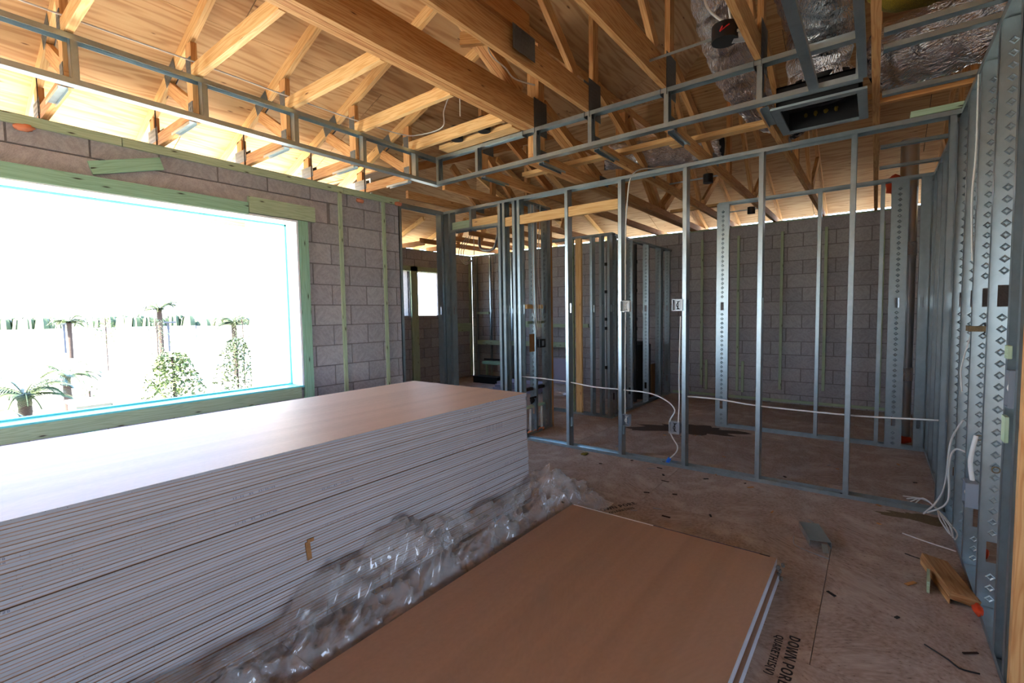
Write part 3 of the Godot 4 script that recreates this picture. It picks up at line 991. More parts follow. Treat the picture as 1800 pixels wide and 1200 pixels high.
	var va := thing("shower_valve", "brass valve body with a dark cross handle in the plumbing wall", "valve", Vector3(-3.26, 0.40, -4.64))
	blob("body", Vector3(-3.255, 0.40, -4.64), Vector3(0.025, 0.035, 0.03), M.rust, va)
	part("handle", Vector3(-3.25, 0.425, -4.70), Vector3(-3.235, 0.445, -4.58), M.rust, va)
	# closet walls
	var c := setting("wall_closet", "steel stud closet wall with one pine post", "wall")
	track(c, Vector3(-3.85, 0.001, -5.93), Vector3(-2.80, 0.001, -5.93), 0.096, 0.03, Vector3.UP)
	track(c, Vector3(-3.85, 2.50, -5.93), Vector3(-2.80, 2.50, -5.93), 0.096, 0.03, Vector3.DOWN, "top_track")
	for x in [-3.80, -3.10, -2.96, -2.84]:
		stud(c, Vector3(x, 0.004, -5.885), 2.49, bk, Vector3.LEFT, 0.092, 0.036, false, "steel_stud", M.steel)
	part("wood_post", Vector3(-3.36, 0.003, -5.92), Vector3(-3.27, 2.49, -5.882), M.pine_c, c)
	part("green_post", Vector3(-3.50, 0.003, -5.96), Vector3(-3.42, 2.49, -5.92), M.green, c)
	var d := setting("wall_divider", "steel stud wall running back to the far block wall", "wall")
	track(d, Vector3(-2.87, 0.001, -5.98), Vector3(-2.87, 0.001, -8.27), 0.096, 0.03, Vector3.UP)
	track(d, Vector3(-2.87, 2.50, -5.98), Vector3(-2.87, 2.50, -8.27), 0.096, 0.03, Vector3.DOWN, "top_track")
	for z in [-6.05, -6.60, -7.22, -7.75, -7.82, -8.18]:
		stud(d, Vector3(-2.916, 0.004, z), 2.49, Vector3.RIGHT, bk, 0.092, 0.036, true)
	# second partition, parallel to the front one
	var q := setting("wall_inner", "second steel stud partition with a wide embossed end stud", "wall")
	track(q, Vector3(-1.55, 0.001, -6.25), Vector3(XR, 0.001, -6.25), 0.096, 0.03, Vector3.UP)
	track(q, Vector3(-1.55, 2.745, -6.25), Vector3(XR, 2.745, -6.25), 0.096, 0.03, Vector3.DOWN, "top_track")
	stud(q, Vector3(-1.57, 0.004, -6.22), 2.73, Vector3.RIGHT, bk, 0.14, 0.04, true)
	for x in [-0.49, 0.05]:
		stud(q, Vector3(x, 0.004, -6.205), 2.73, bk, Vector3.LEFT)
	stud(q, Vector3(0.10, 0.004, -6.24), 2.73, Vector3.RIGHT, bk, 0.14, 0.036, true)
	stud(q, Vector3(0.33, 0.004, -6.24), 2.73, Vector3.RIGHT, bk, 0.08, 0.036, false)

func build_ceiling_frames() -> void:
	ladder("ladder_frame", "steel ladder frame hung along the window side of the tray", Vector3(-3.635, 2.768, 1.0), Vector3(-3.635, 2.768, -3.54), [1.70, 2.355, 2.99, 3.61, 4.21], Vector3.RIGHT)
	ladder("ladder_frame", "steel ladder frame across the tray above the front stud wall", Vector3(-3.60, 2.768, -3.51), Vector3(-0.09, 2.768, -3.51), [0.0, 0.53, 1.205, 1.735, 2.35, 2.955, 3.475], Vector3(0, 0, 1))
	var i := 0
	for z in [-0.70, -1.345, -1.985, -2.605, -3.215]:
		var o := track(self, Vector3(-4.0, 2.766, z + 0.03), Vector3(-3.67, 2.766, z + 0.03), 0.045, 0.02, Vector3.DOWN, "tie_channel")
		tag(o, "short steel channel tying the ladder frame to a jack truss", "channel", "ties from ladder frame to jack trusses")
		i += 1
	for x in [-3.06, -2.39, -1.85, -1.25, -0.64]:
		var o := track(self, Vector3(x + 0.03, 2.766, -3.55), Vector3(x + 0.03, 2.766, -3.92), 0.05, 0.02, Vector3.DOWN, "tie_channel", M.steel)
		tag(o, "steel channel under a truss chord behind the front ladder frame", "channel", "ties from ladder frame to trusses")
	# flat frame between the tray and the stud wall beside the camera
	var t := thing("soffit_frame", "flat steel frame of two rails and rungs beside the diffuser box", "frame", Vector3(-0.2, 2.76, -3.0))
	track(t, Vector3(-0.33, 2.768, -1.2), Vector3(-0.33, 2.768, -3.48), 0.05, 0.03, Vector3.UP, "rail", M.steel)
	track(t, Vector3(-0.09, 2.768, -1.2), Vector3(-0.09, 2.768, -3.48), 0.04, 0.03, Vector3.UP, "rail", M.steel)
	for z in [-2.42, -2.99]:
		track(t, Vector3(-0.30, 2.772, z), Vector3(-0.11, 2.772, z), 0.05, 0.028, Vector3.UP, "rung")
	var labels := ["steel ceiling channel below the yellow insulation", "steel ceiling channel crossing the foil duct", "steel ceiling channel above the pine brace", "thin steel ceiling channel over the rear vertical duct", "thin steel ceiling channel next to the green block"]
	var k := 0
	for z in [-2.99, -3.18, -3.84, -5.08, -5.82]:
		var o := track(self, Vector3(0.0, 2.76, z), Vector3(XR + 0.05, 2.76, z), 0.045, 0.026, Vector3.UP, "ceiling_channel", M.steel)
		tag(o, labels[k], "channel")
		k += 1
	var br := beam_part("pine_brace", Vector3(-0.01, 2.79, -3.97), Vector3(XR + 0.1, 2.79, -3.97), 0.038, 0.06, M.pine_b, self)
	tag(br, "pine brace under the duct beside the embossed studs", "brace")
	var gb := part("green_block", Vector3(0.16, 2.75, -4.46), Vector3(XR + 0.04, 2.79, -4.35), M.green, self)
	tag(gb, "green treated block lying on the partition's top track", "block")

func build_drywall() -> void:
	# tall stack beside the window
	var W := 1.22
	var L := 3.66
	var T := 0.0127
	var N := 62
	var body := tool()
	box(body, Vector3(0, T / 2, 0), Vector3(W, T - 0.0002, L))
	var bm: ArrayMesh = body.commit()
	var tm := tape_mesh(W, T - 0.0012, T, L)
	var tm_b := tape_mesh(W, T - 0.0052, T, L)
	var y := 0.052
	for i in N:
		var o := MeshInstance3D.new()
		o.name = numbered("drywall_sheet", self)
		o.mesh = bm
		o.material_override = M.paper
		add_child(o, true)
		var f := 1.0 - float(i) / N
		var pair := int(i / 2.0)
		var pr := RandomNumberGenerator.new()
		pr.seed = 900 + pair
		o.position = Vector3(-2.615 + pr.randf_range(-0.003, 0.003), y, -0.94 - 0.055 * f * f - pr.randf_range(0.0, 0.012))
		var tp := MeshInstance3D.new()
		tp.name = "edge_tape"
		tp.mesh = tm_b if i % 2 == 0 else tm
		tp.material_override = M["tape%d" % rng.randi_range(0, 19)]
		o.add_child(tp)
		if i == N - 1:
			tag(o, "top drywall sheet of the tall stack, brown paper face up", "drywall sheet", "drywall sheets in the tall stack")
		else:
			tag(o, "drywall sheet inside the tall stack beside the window", "drywall sheet", "drywall sheets in the tall stack")
		y += T + (0.0001 if i % 2 == 0 else 0.0006)
		if i in [11, 17, 41]:
			y += 0.003
	for z in [-2.5, -1.5, -0.5, 0.6]:
		var d := part("dunnage_block", Vector3(-3.2, 0.001, z - 0.045), Vector3(-2.03, 0.05, z + 0.045), M.pine_b, self)
		tag(d, "pine block carrying the tall drywall stack", "block", "blocks under the tall drywall stack")
	var tab := tool()
	box(tab, Vector3(-1.998, 0.40, -1.085), Vector3(0.004, 0.085, 0.022), Basis(Vector3.RIGHT, Vector3(0, 1, 0.1).normalized(), Vector3(0, -0.1, 1).normalized()))
	box(tab, Vector3(-1.996, 0.446, -1.095), Vector3(0.006, 0.016, 0.03), Basis.IDENTITY)
	tag(obj("paper_scrap", tab, M.cardboard), "torn brown paper scrap sticking out of the tall stack's side", "scrap")
	# low stack on the floor
	W = 1.265
	T = 0.0159
	var b2 := tool()
	box(b2, Vector3(0, T / 2, 0), Vector3(W, T - 0.0002, L))
	var bm2: ArrayMesh = b2.commit()
	var tm2 := tape_mesh(W, T - 0.0014, T, L)
	y = 0.002
	for i in 6:
		var o := MeshInstance3D.new()
		o.name = numbered("drywall_board", self)
		o.mesh = bm2
		o.material_override = M.paper
		add_child(o, true)
		o.position = Vector3(-1.025 + (0.016 if i < 3 else 0.0), y, -1.005 + (0.02 if i < 3 else 0.0))
		var tp := MeshInstance3D.new()
		tp.name = "edge_tape"
		tp.mesh = tm2
		tp.material_override = M["tape%d" % (i * 3)]
		o.add_child(tp)
		if i == 5:
			tag(o, "top board of the low drywall pile, brown face with faint scuffs", "drywall sheet", "drywall boards in the low pile")
			for e in [[-0.62, -0.05, M.flap], [-0.05, 0.55, M.blue], [0.55, 0.60, M.black]]:
				var s := tool()
				bb(s, Vector3(e[0], T + 0.0002, -L / 2 - 0.002), Vector3(e[1], T + 0.0012, -L / 2 + 0.008 if e[2] != M.blue else -L / 2 + 0.004))
				obj("end_band", s, e[2] if e[2] != M.blue else M.navy, o)
		else:
			tag(o, "drywall board under the top of the low pile", "drywall sheet", "drywall boards in the low pile")
		y += T + 0.0004
		if i == 2:
			y += 0.009
	for k in 5:
		var c := blob("gypsum_crumb", Vector3(-0.385 + rng.randf_range(0, 0.03), 0.05 + 0.045 * (k % 2), -2.82 + k * 0.02), Vector3(0.010, 0.010, 0.014), M.gypsum)
		tag(c, "broken gypsum crumb at the corner of the low pile", "crumb", "gypsum crumbs at the low pile's corner")
	# crumpled clear film between the stacks
	var st := tool()
	var n1 := noise(1.6, 301, 3)
	var n2 := noise(5.0, 302, 3)
	n2.fractal_type = FastNoiseLite.FRACTAL_RIDGED
	var nz := 230
	var nx := 22
	var top := func(z: float) -> float:
		var k := [[-3.25, 0.03], [-3.05, 0.16], [-2.85, 0.27], [-2.6, 0.20], [-2.3, 0.17], [-2.0, 0.22], [-1.75, 0.30], [-1.57, 0.33], [-1.3, 0.27], [-1.1, 0.24], [-0.95, 0.18], [-0.8, 0.12], [-0.5, 0.16], [1.0, 0.14]]
		for i in k.size() - 1:
			if z <= k[i + 1][0]:
				return lerpf(k[i][1], k[i + 1][1], clampf((z - k[i][0]) / (k[i + 1][0] - k[i][0]), 0, 1))
		return 0.12
	var grid := []
	for i in nz + 1:
		var z := lerpf(-3.22, 0.7, pow(float(i) / nz, 1.1))
		var row := []
		for j in nx + 1:
			var t := float(j) / nx
			var h: float = top.call(z)
			var past := clampf((-2.87 - z) / 0.1, 0.0, 1.0)
			var x := lerpf(-1.992, -1.668, t) + past * lerpf(0.0, 0.14, t)
			var y0 := h * pow(1.0 - t, 1.25) + 0.012 + 0.05 * sin(t * PI)
			var a := n1.get_noise_2d(z * 2.2, t * 1.1)
			var b := n2.get_noise_2d(z * 1.4, t * 0.9)
			var f := n2.get_noise_2d(z * 3.1 + 9.0, t * 2.6)
			y0 += (a * 0.10 + b * 0.07 + f * 0.03) * sin(t * PI * 0.9 + 0.25) * (0.5 + h * 2.4)
			y0 += 0.05 * a * (1.0 - t)
			x += clampf(b * 0.05 + a * 0.04 + f * 0.03, -0.02, 0.07) * sin(t * PI)
			var zz := z + 0.03 * n1.get_noise_2d(z * 3.0 + 40, t * 3.0)
			if t > 0.99 and past < 0.05:
				y0 = minf(y0, 0.05)
			row.append(Vector3(maxf(x, -1.992), maxf(y0, 0.006), zz))
		grid.append(row)
	st.set_smooth_group(0)
	for i in nz:
		for j in nx:
			for k in [[0, 0], [1, 1], [1, 0], [0, 0], [0, 1], [1, 1]]:
				st.set_uv(Vector2(float(i + k[0]) / nz, float(j + k[1]) / nx))
				st.add_vertex(grid[i + k[0]][j + k[1]])
	st.index()
	st.generate_normals()
	tag(obj("plastic_film", st, M.film), "crumpled clear plastic film heaped between the two drywall stacks", "plastic film")

func tape_mesh(W: float, h: float, T: float, L: float) -> ArrayMesh:
	var st := tool()
	for sg in [-1.0, 1.0]:
		var x: float = sg * (W / 2 + 0.0008)
		var y0 := (T - h) / 2
		quad(st, Vector3(x, y0, L / 2), Vector3(x, y0, -L / 2), Vector3(x, y0 + h, -L / 2), Vector3(x, y0 + h, L / 2), Vector3(sg, 0, 0), [Vector2(0, 1), Vector2(1, 1), Vector2(1, 0), Vector2(0, 0)])
		for e in [[y0, -1.0], [y0 + h, 1.0]]:
			quad(st, Vector3(x, e[0], L / 2), Vector3(x, e[0], -L / 2), Vector3(x - sg * 0.006, e[0], -L / 2), Vector3(x - sg * 0.006, e[0], L / 2), Vector3(0, e[1], 0), [Vector2(0, 0), Vector2(0, 0), Vector2(0, 0), Vector2(0, 0)])
	return st.commit()

func duct(label: String, ctrl: Array, r: float, called := "flexible_duct") -> void:
	var t := thing(called, label, "duct", ctrl[0])
	var st := tool()
	tube(st, spline(ctrl, 0.016), r, 64, 0.11)
	obj("foil_jacket", st, M.foil, t)
	var n := ctrl.size()
	for e in [0, n - 1]:
		var a: Vector3 = ctrl[e]
		var b: Vector3 = ctrl[1] if e == 0 else ctrl[n - 2]
		var s2 := tool()
		tube(s2, [a, a + (b - a).normalized() * 0.05], r * 1.06, 24, 0.0, true)
		obj("end_band", s2, M.black, t)

func can_light(c: Vector3, bar0: Vector3, bar1: Vector3, label: String, big: bool) -> void:
	var t := thing("can_light", label, "light fitting", c)
	var st := tool()
	var r := 0.075 if big else 0.05
	tube(st, [c, c + Vector3(0, 0.09, 0)], r, 20, 0, true)
	var hs := obj("housing", st, M.black, t)
	var s2 := tool()
	beam(s2, bar0, bar1, 0.004, 0.016)
	obj("hanger_bar", s2, M.steel, t)
	if big:
		var s3 := tool()
		tube(s3, [c + Vector3(0.04, 0.03, -0.02), c + Vector3(0.12, 0.03, -0.06)], 0.04, 12, 0, true)
		obj("junction_can", s3, M.box_steel, t)
		var s4 := tool()
		beam(s4, c + Vector3(-0.01, 0.03, 0.077), c + Vector3(0.04, 0.06, 0.066), 0.006, 0.006)
		beam(s4, c + Vector3(-0.01, 0.03, 0.077), c + Vector3(0.005, 0.055, 0.078), 0.006, 0.006)
		obj("red_wire", s4, M.red, hs)

func build_ceiling_services() -> void:
	duct("foil duct hanging steeply between the trusses from the roof peak", [Vector3(-1.02, 4.3, -3.3), Vector3(-1.0, 3.85, -3.75), Vector3(-0.98, 3.5, -4.25), Vector3(-0.85, 3.25, -4.7), Vector3(-0.6, 3.15, -5.1)], 0.16)
	duct("foil duct curving up over the black diffuser box", [Vector3(-0.33, 2.92, -3.86), Vector3(-0.34, 3.06, -3.84), Vector3(-0.32, 3.2, -3.7), Vector3(-0.26, 3.26, -3.4), Vector3(-0.22, 3.30, -2.9), Vector3(-0.2, 3.32, -2.3)], 0.17)
	duct("wide foil duct lying above the ceiling channels", [Vector3(0.02, 3.14, -4.25), Vector3(0.35, 3.12, -4.05), Vector3(0.75, 3.15, -3.85), Vector3(1.3, 3.2, -3.6)], 0.21)
	duct("foil duct lying on the low chords behind the front ladder frame", [Vector3(-2.25, 3.03, -4.55), Vector3(-1.85, 3.03, -4.75), Vector3(-1.55, 3.04, -4.95), Vector3(-1.25, 3.05, -5.1)], 0.12)
	duct("foil elbow beside the black can light", [Vector3(-0.60, 3.95, -2.95), Vector3(-0.56, 3.72, -3.2), Vector3(-0.50, 3.60, -3.6), Vector3(-0.46, 3.5, -4.3)], 0.11)
	# straight metal riser in the rear partition
	var t := thing("duct_riser", "silver metal duct riser standing behind the inner partition", "duct", Vector3(0.26, 0.0, -6.62))
	for k in [[0.06, 0.72], [0.74, 2.05], [2.07, 3.2]]:
		var st := tool()
		tube(st, [Vector3(0.25, k[0], -6.62), Vector3(0.25, k[1], -6.62)], 0.078, 28, 0, true)
		var ps := obj("pipe_section", st, M.foil_smooth, t)
		if k[0] > 0.1:
			var y: float = k[0] - 0.01
			var tp := tool()
			tube(tp, spline([Vector3(0.25, y - 0.07, -6.62), Vector3(0.25, y, -6.62), Vector3(0.25, y + 0.07, -6.62)], 0.01), 0.083, 28, 0.04)
			obj("foil_tape", tp, M.foil, ps)
	blob("fire_sealant", Vector3(0.22, 0.03, -6.5), Vector3(0.11, 0.05, 0.05), M.orange, t)
	var sl := blob("fire_sealant", Vector3(0.13, 2.72, -6.45), Vector3(0.08, 0.10, 0.06), M.orange)
	tag(sl, "red fire sealant smeared at the top of the duct riser", "sealant")
	# diffuser boot
	var b := thing("diffuser_box", "black open air diffuser box set in a steel frame", "diffuser", Vector3(-0.33, 2.75, -3.85))
	var lo := Vector3(-0.55, 2.752, -4.10)
	var hi := Vector3(-0.10, 2.885, -3.60)
	for q in [[Vector3(lo.x, lo.y, lo.z), Vector3(lo.x + 0.012, hi.y, hi.z)], [Vector3(hi.x - 0.012, lo.y, lo.z), hi], [Vector3(lo.x, lo.y, lo.z), Vector3(hi.x, hi.y, lo.z + 0.012)], [Vector3(lo.x, lo.y, hi.z - 0.012), hi], [Vector3(lo.x, hi.y - 0.012, lo.z), hi]]:
		part("box_side", q[0], q[1], M.black_matt, b)
	part("frame_flange", Vector3(lo.x - 0.03, 2.738, lo.z - 0.03), Vector3(lo.x + 0.02, 2.752, hi.z + 0.03), M.steel, b)
	part("frame_flange", Vector3(hi.x - 0.02, 2.738, lo.z - 0.03), Vector3(hi.x + 0.03, 2.752, hi.z + 0.03), M.steel, b)
	part("frame_flange", Vector3(lo.x + 0.02, 2.738, lo.z - 0.03), Vector3(hi.x - 0.02, 2.752, lo.z + 0.0), M.steel, b)
	part("frame_flange", Vector3(lo.x + 0.02, 2.738, hi.z - 0.02), Vector3(hi.x - 0.02, 2.752, hi.z + 0.03), M.steel, b)
	part("white_lip", Vector3(lo.x + 0.03, 2.756, hi.z - 0.075), Vector3(hi.x - 0.03, 2.766, hi.z - 0.035), M.flap, b)
	var ring := tool()
	var pts := []
	for k in 25:
		var a := TAU * k / 24.0
		pts.append(Vector3(-0.325 + cos(a) * 0.15, 2.855, -3.85 + sin(a) * 0.15))
	tube(ring, pts, 0.012, 8)
	obj("collar_ring", ring, M.black, b)
	for k in 4:
		blob("yellow_tag", Vector3(-0.43 + k * 0.06, 2.83, -4.07), Vector3(0.012, 0.016, 0.008), M.wool, b)
	can_light(Vector3(-0.76, 3.06, -3.15), Vector3(-1.22, 3.09, -3.13), Vector3(-0.66, 3.09, -3.13), "black can light with a red wire between two trusses", true)
	can_light(Vector3(-1.44, 2.79, -5.34), Vector3(-1.85, 2.85, -5.34), Vector3(-1.27, 2.85, -5.34), "small black can light seen behind the front partition", false)
	can_light(Vector3(-1.42, 2.79, -7.43), Vector3(-1.85, 2.85, -7.43), Vector3(-1.27, 2.85, -7.43), "small black can light above the far block wall", false)
	for x in [-3.12, -2.79]:
		var st := tool()
		var c := Vector3(x, 3.055, -3.292)
		tube(st, [c, c + Vector3(0, 0.12, 0)], 0.055, 20, 0, true)
		var o := obj("recessed_light", st, M.black)
		tag(o, "black recessed light beside the flat pine board" if x < -3 else "black recessed light next to the three-ply girder", "light fitting")
	var wl := blob("insulation_batt", Vector3(0.20, 2.96, -3.06), Vector3(0.22, 0.07, 0.13), M.wool)
	tag(wl, "yellow fibre insulation batt lying over the ceiling channels", "insulation")

func wall_box_outlet(c: Vector3, n: Vector3, m: Material, label: String, w := 0.055, h := 0.10) -> void:
	var t := thing("electrical_box", label, "electrical box", c)
	var side := Vector3.UP.cross(n)
	var b := Basis(side, Vector3.UP, n)
	for q in [[Vector3(-w / 2, 0, -0.025), Vector3(0.004, h, 0.05)], [Vector3(w / 2, 0, -0.025), Vector3(0.004, h, 0.05)], [Vector3(0, h / 2, -0.025), Vector3(w, 0.004, 0.05)], [Vector3(0, -h / 2, -0.025), Vector3(w, 0.004, 0.05)], [Vector3(0, 0, -0.05), Vector3(w, h, 0.004)]]:
		var st := tool()
		box(st, c + b * q[0], q[1], b)
		obj("box_side", st, m, t)
	var s := tool()
	for k in 3:
		tube(s, spline([c + b * Vector3(-0.015 + k * 0.012, -h * 0.4, -0.04), c + b * Vector3(0.012 - k * 0.01, 0, -0.005), c + b * Vector3(-0.012 + k * 0.014, h * 0.38, -0.03)], 0.01), 0.003, 6)
	obj("wire_tails", s, M.cable if m != M.box_steel else M.cable_black, t)

func build_wiring() -> void:
	var z := ZF - 0.045
	cable("branch_cable", [Vector3(-3.24, 0.72, z), Vector3(-2.9, 0.715, z), Vector3(-2.57, 0.70, z), Vector3(-2.3, 0.675, z), Vector3(-1.97, 0.672, z), Vector3(-1.7, 0.665, z + 0.02), Vector3(-1.53, 0.61, z + 0.03), Vector3(-1.455, 0.53, z + 0.03), Vector3(-1.49, 0.45, z + 0.04), Vector3(-1.50, 0.41, z + 0.04)], 0.0065, "white cable sagging through the studs from the plumbing wall to an outlet box")
	cable("branch_cable", [Vector3(-1.42, 0.42, z + 0.04), Vector3(-1.415, 0.6, z + 0.03), Vector3(-1.41, 0.9, z + 0.05), Vector3(-1.40, 1.40, z + 0.05)], 0.0055, "white cable stapled up the stud between two outlet boxes")
	cable("branch_cable", [Vector3(-1.35, 0.665, z), Vector3(-1.1, 0.665, z), Vector3(-0.75, 0.64, z), Vector3(-0.14, 0.635, z), Vector3(0.2, 0.65, z), Vector3(0.41, 0.66, z)], 0.0065, "white cable running from the middle stud to the embossed stud wall")
	cable("drop_cable", [Vector3(-1.50, 0.33, z + 0.04), Vector3(-1.47, 0.27, z + 0.04), Vector3(-1.43, 0.20, z + 0.03), Vector3(-1.44, 0.14, z + 0.03), Vector3(-1.50, 0.07, z + 0.03)], 0.006, "white cable hanging below the outlet box down to a blue connector")
	var plug := tool()
	tube(plug, [Vector3(-1.50, 0.075, z + 0.03), Vector3(-1.53, 0.008, z + 0.03)], 0.017, 10, 0, true)
	tag(obj("blue_connector", plug, M.blue), "bright blue plug at the end of the hanging cable", "connector")
	cable("home_run_cable", [Vector3(-1.55, 2.88, -4.9), Vector3(-1.7, 2.85, -4.7), Vector3(-1.86, 2.76, ZF - 0.03), Vector3(-1.93, 2.45, ZF - 0.03), Vector3(-1.945, 2.0, ZF - 0.03), Vector3(-1.945, 1.56, ZF - 0.03)], 0.0065, "white cable pair bending over the top track down to a switch box")
	cable("home_run_cable", [Vector3(-1.945, 1.44, ZF - 0.03), Vector3(-1.95, 1.0, ZF - 0.03), Vector3(-1.952, 0.44, ZF - 0.03)], 0.006, "white cable running down the stud from switch box to outlet box")
	wall_box_outlet(Vector3(-1.935, 1.50, ZF + 0.012), Vector3(0, 0, 1), M.pvc, "pale switch box on the stud with the cable pair", 0.09, 0.10)
	wall_box_outlet(Vector3(-1.43, 1.50, ZF + 0.012), Vector3(0, 0, 1), M.box_steel, "metal switch box with black wires on the middle stud", 0.09, 0.10)
	wall_box_outlet(Vector3(-1.93, 0.38, ZF + 0.012), Vector3(0, 0, 1), M.box_grey, "grey outlet box with coiled wires low on the stud", 0.075, 0.11)
	wall_box_outlet(Vector3(-1.455, 0.37, ZF + 0.012), Vector3(0, 0, 1), M.box_steel, "metal outlet box above the blue plug", 0.09, 0.11)
	cable("tray_cable", [Vector3(-3.66, 3.16, 0.6), Vector3(-3.66, 3.155, -0.7), Vector3(-3.66, 3.16, -1.35), Vector3(-3.66, 3.155, -1.99), Vector3(-3.66, 3.158, -2.6), Vector3(-3.62, 3.16, -3.05), Vector3(-3.5, 3.16, -3.17), Vector3(-3.2, 3.16, -3.18), Vector3(-3.17, 3.3, -3.18), Vector3(-3.08, 3.42, -3.18), Vector3(-2.98, 3.38, -3.18), Vector3(-2.97, 3.2, -3.18)], 0.0055, "white cable along the jack trusses looping to the recessed lights")
	cable("girder_cable", [Vector3(-2.3, 3.62, -2.85), Vector3(-2.33, 3.40, -2.82), Vector3(-2.28, 3.31, -2.95), Vector3(-2.30, 3.29, -3.1), Vector3(-2.25, 3.30, -3.3)], 0.006, "white cable draped beside the three-ply girder")
	cable("loop_cable", [Vector3(-1.8, 3.5, -2.0), Vector3(-1.62, 3.36, -2.15), Vector3(-1.45, 3.40, -2.2), Vector3(-1.3, 3.6, -2.1)], 0.007, "white cable looping over the pine cross block")
	cable("can_cable", [Vector3(-0.74, 3.15, -3.15), Vector3(-0.86, 3.3, -3.1), Vector3(-0.82, 3.55, -3.0), Vector3(-0.7, 3.7, -2.9)], 0.008, "thick white cable rising from the black can light")
	cable("can_cable", [Vector3(-0.72, 3.15, -3.15), Vector3(-0.73, 3.25, -3.12), Vector3(-0.66, 3.34, -3.1)], 0.006, "thin white cable from the can light to the truss")
	# loose cables in the plumbing wall
	for k in 4:
		cable("loose_cable", [Vector3(-3.23 + k * 0.012, 2.72, -4.62 - k * 0.05), Vector3(-3.24, 2.0, -4.66 - k * 0.04), Vector3(-3.22, 1.5, -4.64 - k * 0.05), Vector3(-3.23, 1.16, -4.72 - k * 0.02)], 0.0055, "beige cable dropping down the plumbing wall to a hung control box").set_meta("group", "cables in the plumbing wall")
	var cb := thing("control_box", "black control box on the plumbing wall with a cardboard tag", "control box", Vector3(-3.24, 1.08, -4.80))
	part("case", Vector3(-3.27, 1.03, -4.86), Vector3(-3.20, 1.13, -4.74), M.black, cb)
	part("cardboard_tag", Vector3(-3.23, 0.99, -4.66), Vector3(-3.225, 1.2, -4.56), M.cardboard, cb)
	part("face", Vector3(-3.199, 1.05, -4.82), Vector3(-3.195, 1.11, -4.78), M.box_grey, cb)
	# on the stud wall beside the camera
	var x := XR - 0.006
	cable("wall_cable", [Vector3(x, 2.7, -3.66), Vector3(x, 2.3, -3.64), Vector3(x - 0.01, 2.05, -3.63), Vector3(x, 1.85, -3.67), Vector3(x + 0.01, 1.7, -3.70)], 0.005, "white cable tied down the face of the embossed studs")
	cable("wall_cable", [Vector3(x + 0.03, 1.36, -3.70), Vector3(x, 1.1, -3.85), Vector3(x, 1.02, -3.86), Vector3(x, 0.95, -3.80)], 0.004, "thin white cable bowed across the embossed studs")
	cable("wall_cable", [Vector3(x + 0.01, 0.78, -3.80), Vector3(x - 0.02, 0.6, -4.0), Vector3(x - 0.03, 0.3, -4.1), Vector3(x - 0.06, 0.14, -4.2), Vector3(x - 0.12, 0.03, -4.24)], 0.0055, "white cable falling from a stud hole to the floor loops")
	cable("wall_cable", [Vector3(x + 0.03, 0.62, -3.62), Vector3(x - 0.02, 0.60, -3.8), Vector3(x - 0.03, 0.45, -3.95), Vector3(x - 0.02, 0.2, -4.05), Vector3(x - 0.10, 0.05, -4.22)], 0.0055, "white cable looping out of the stud above the grey box")
	cable("wall_cable", [Vector3(x + 0.04, 0.74, -3.58), Vector3(x + 0.02, 0.6, -3.57), Vector3(x + 0.03, 0.49, -3.55)], 0.011, "thick pale cable entering the grey outlet box")
	for k in 4:
		cable("floor_cable", [Vector3(0.20 + 0.02 * k, 0.012, -4.62 + 0.05 * k), Vector3(0.30, 0.05 + 0.015 * k, -4.50 + 0.04 * k), Vector3(0.36, 0.07, -4.31 + 0.01 * k), Vector3(0.37 + 0.02 * k, 0.05, -4.12 + 0.05 * k), Vector3(0.40, 0.03 + 0.02 * k, -3.95 + 0.08 * k)], 0.0045, "white cable loop lying through the foot of the partition").set_meta("group", "cable loops at the foot of the partition")
	wall_box_outlet(Vector3(XR - 0.012, 0.43, -3.53), Vector3.LEFT, M.box_grey, "grey outlet box low on the embossed stud", 0.10, 0.13)
	wall_box_outlet(Vector3(XR - 0.012, 1.13, -2.60), Vector3.LEFT, M.box_grey, "grey switch box beside the pine jamb post", 0.06, 0.14)
	for k in [[Vector3(XR - 0.008, 1.27, -2.62), 0.05], [Vector3(XR - 0.008, 0.97, -2.62), 0.10]]:
		var o := part("green_shim", k[0] - Vector3(0.006, k[1] / 2, 0.03), k[0] + Vector3(0.006, k[1] / 2, 0.03), M.green, self)
		tag(o, "small green wood shim above the switch box" if k[1] < 0.06 else "green wood shim below the switch box", "shim")
	for k in [[0.73, -3.58], [0.80, -3.82], [0.68, -3.11]]:
		var st := tool()
		var pts := []
		for q in 17:
			var a := TAU * q / 16.0
			pts.append(Vector3(XR + 0.046 + cos(a) * 0.014, k[0] + sin(a) * 0.014, k[1] + 0.0))
		tube(st, pts, 0.003, 6)
		tag(obj("stud_grommet", st, M.chips), "brown plastic grommet in a stud hole", "grommet", "grommets in the embossed studs")
	var cl := thing("wood_clip", "small olive wood block wired to the embossed stud", "block", Vector3(XR, 1.33, -3.66))
	part("clip_block", Vector3(XR - 0.01, 1.31, -3.72), Vector3(XR + 0.055, 1.34, -3.585), M.chips, cl)
	part("tie_wire", Vector3(XR + 0.05, 1.30, -3.60), Vector3(XR + 0.055, 1.36, -3.59), M.black, cl)

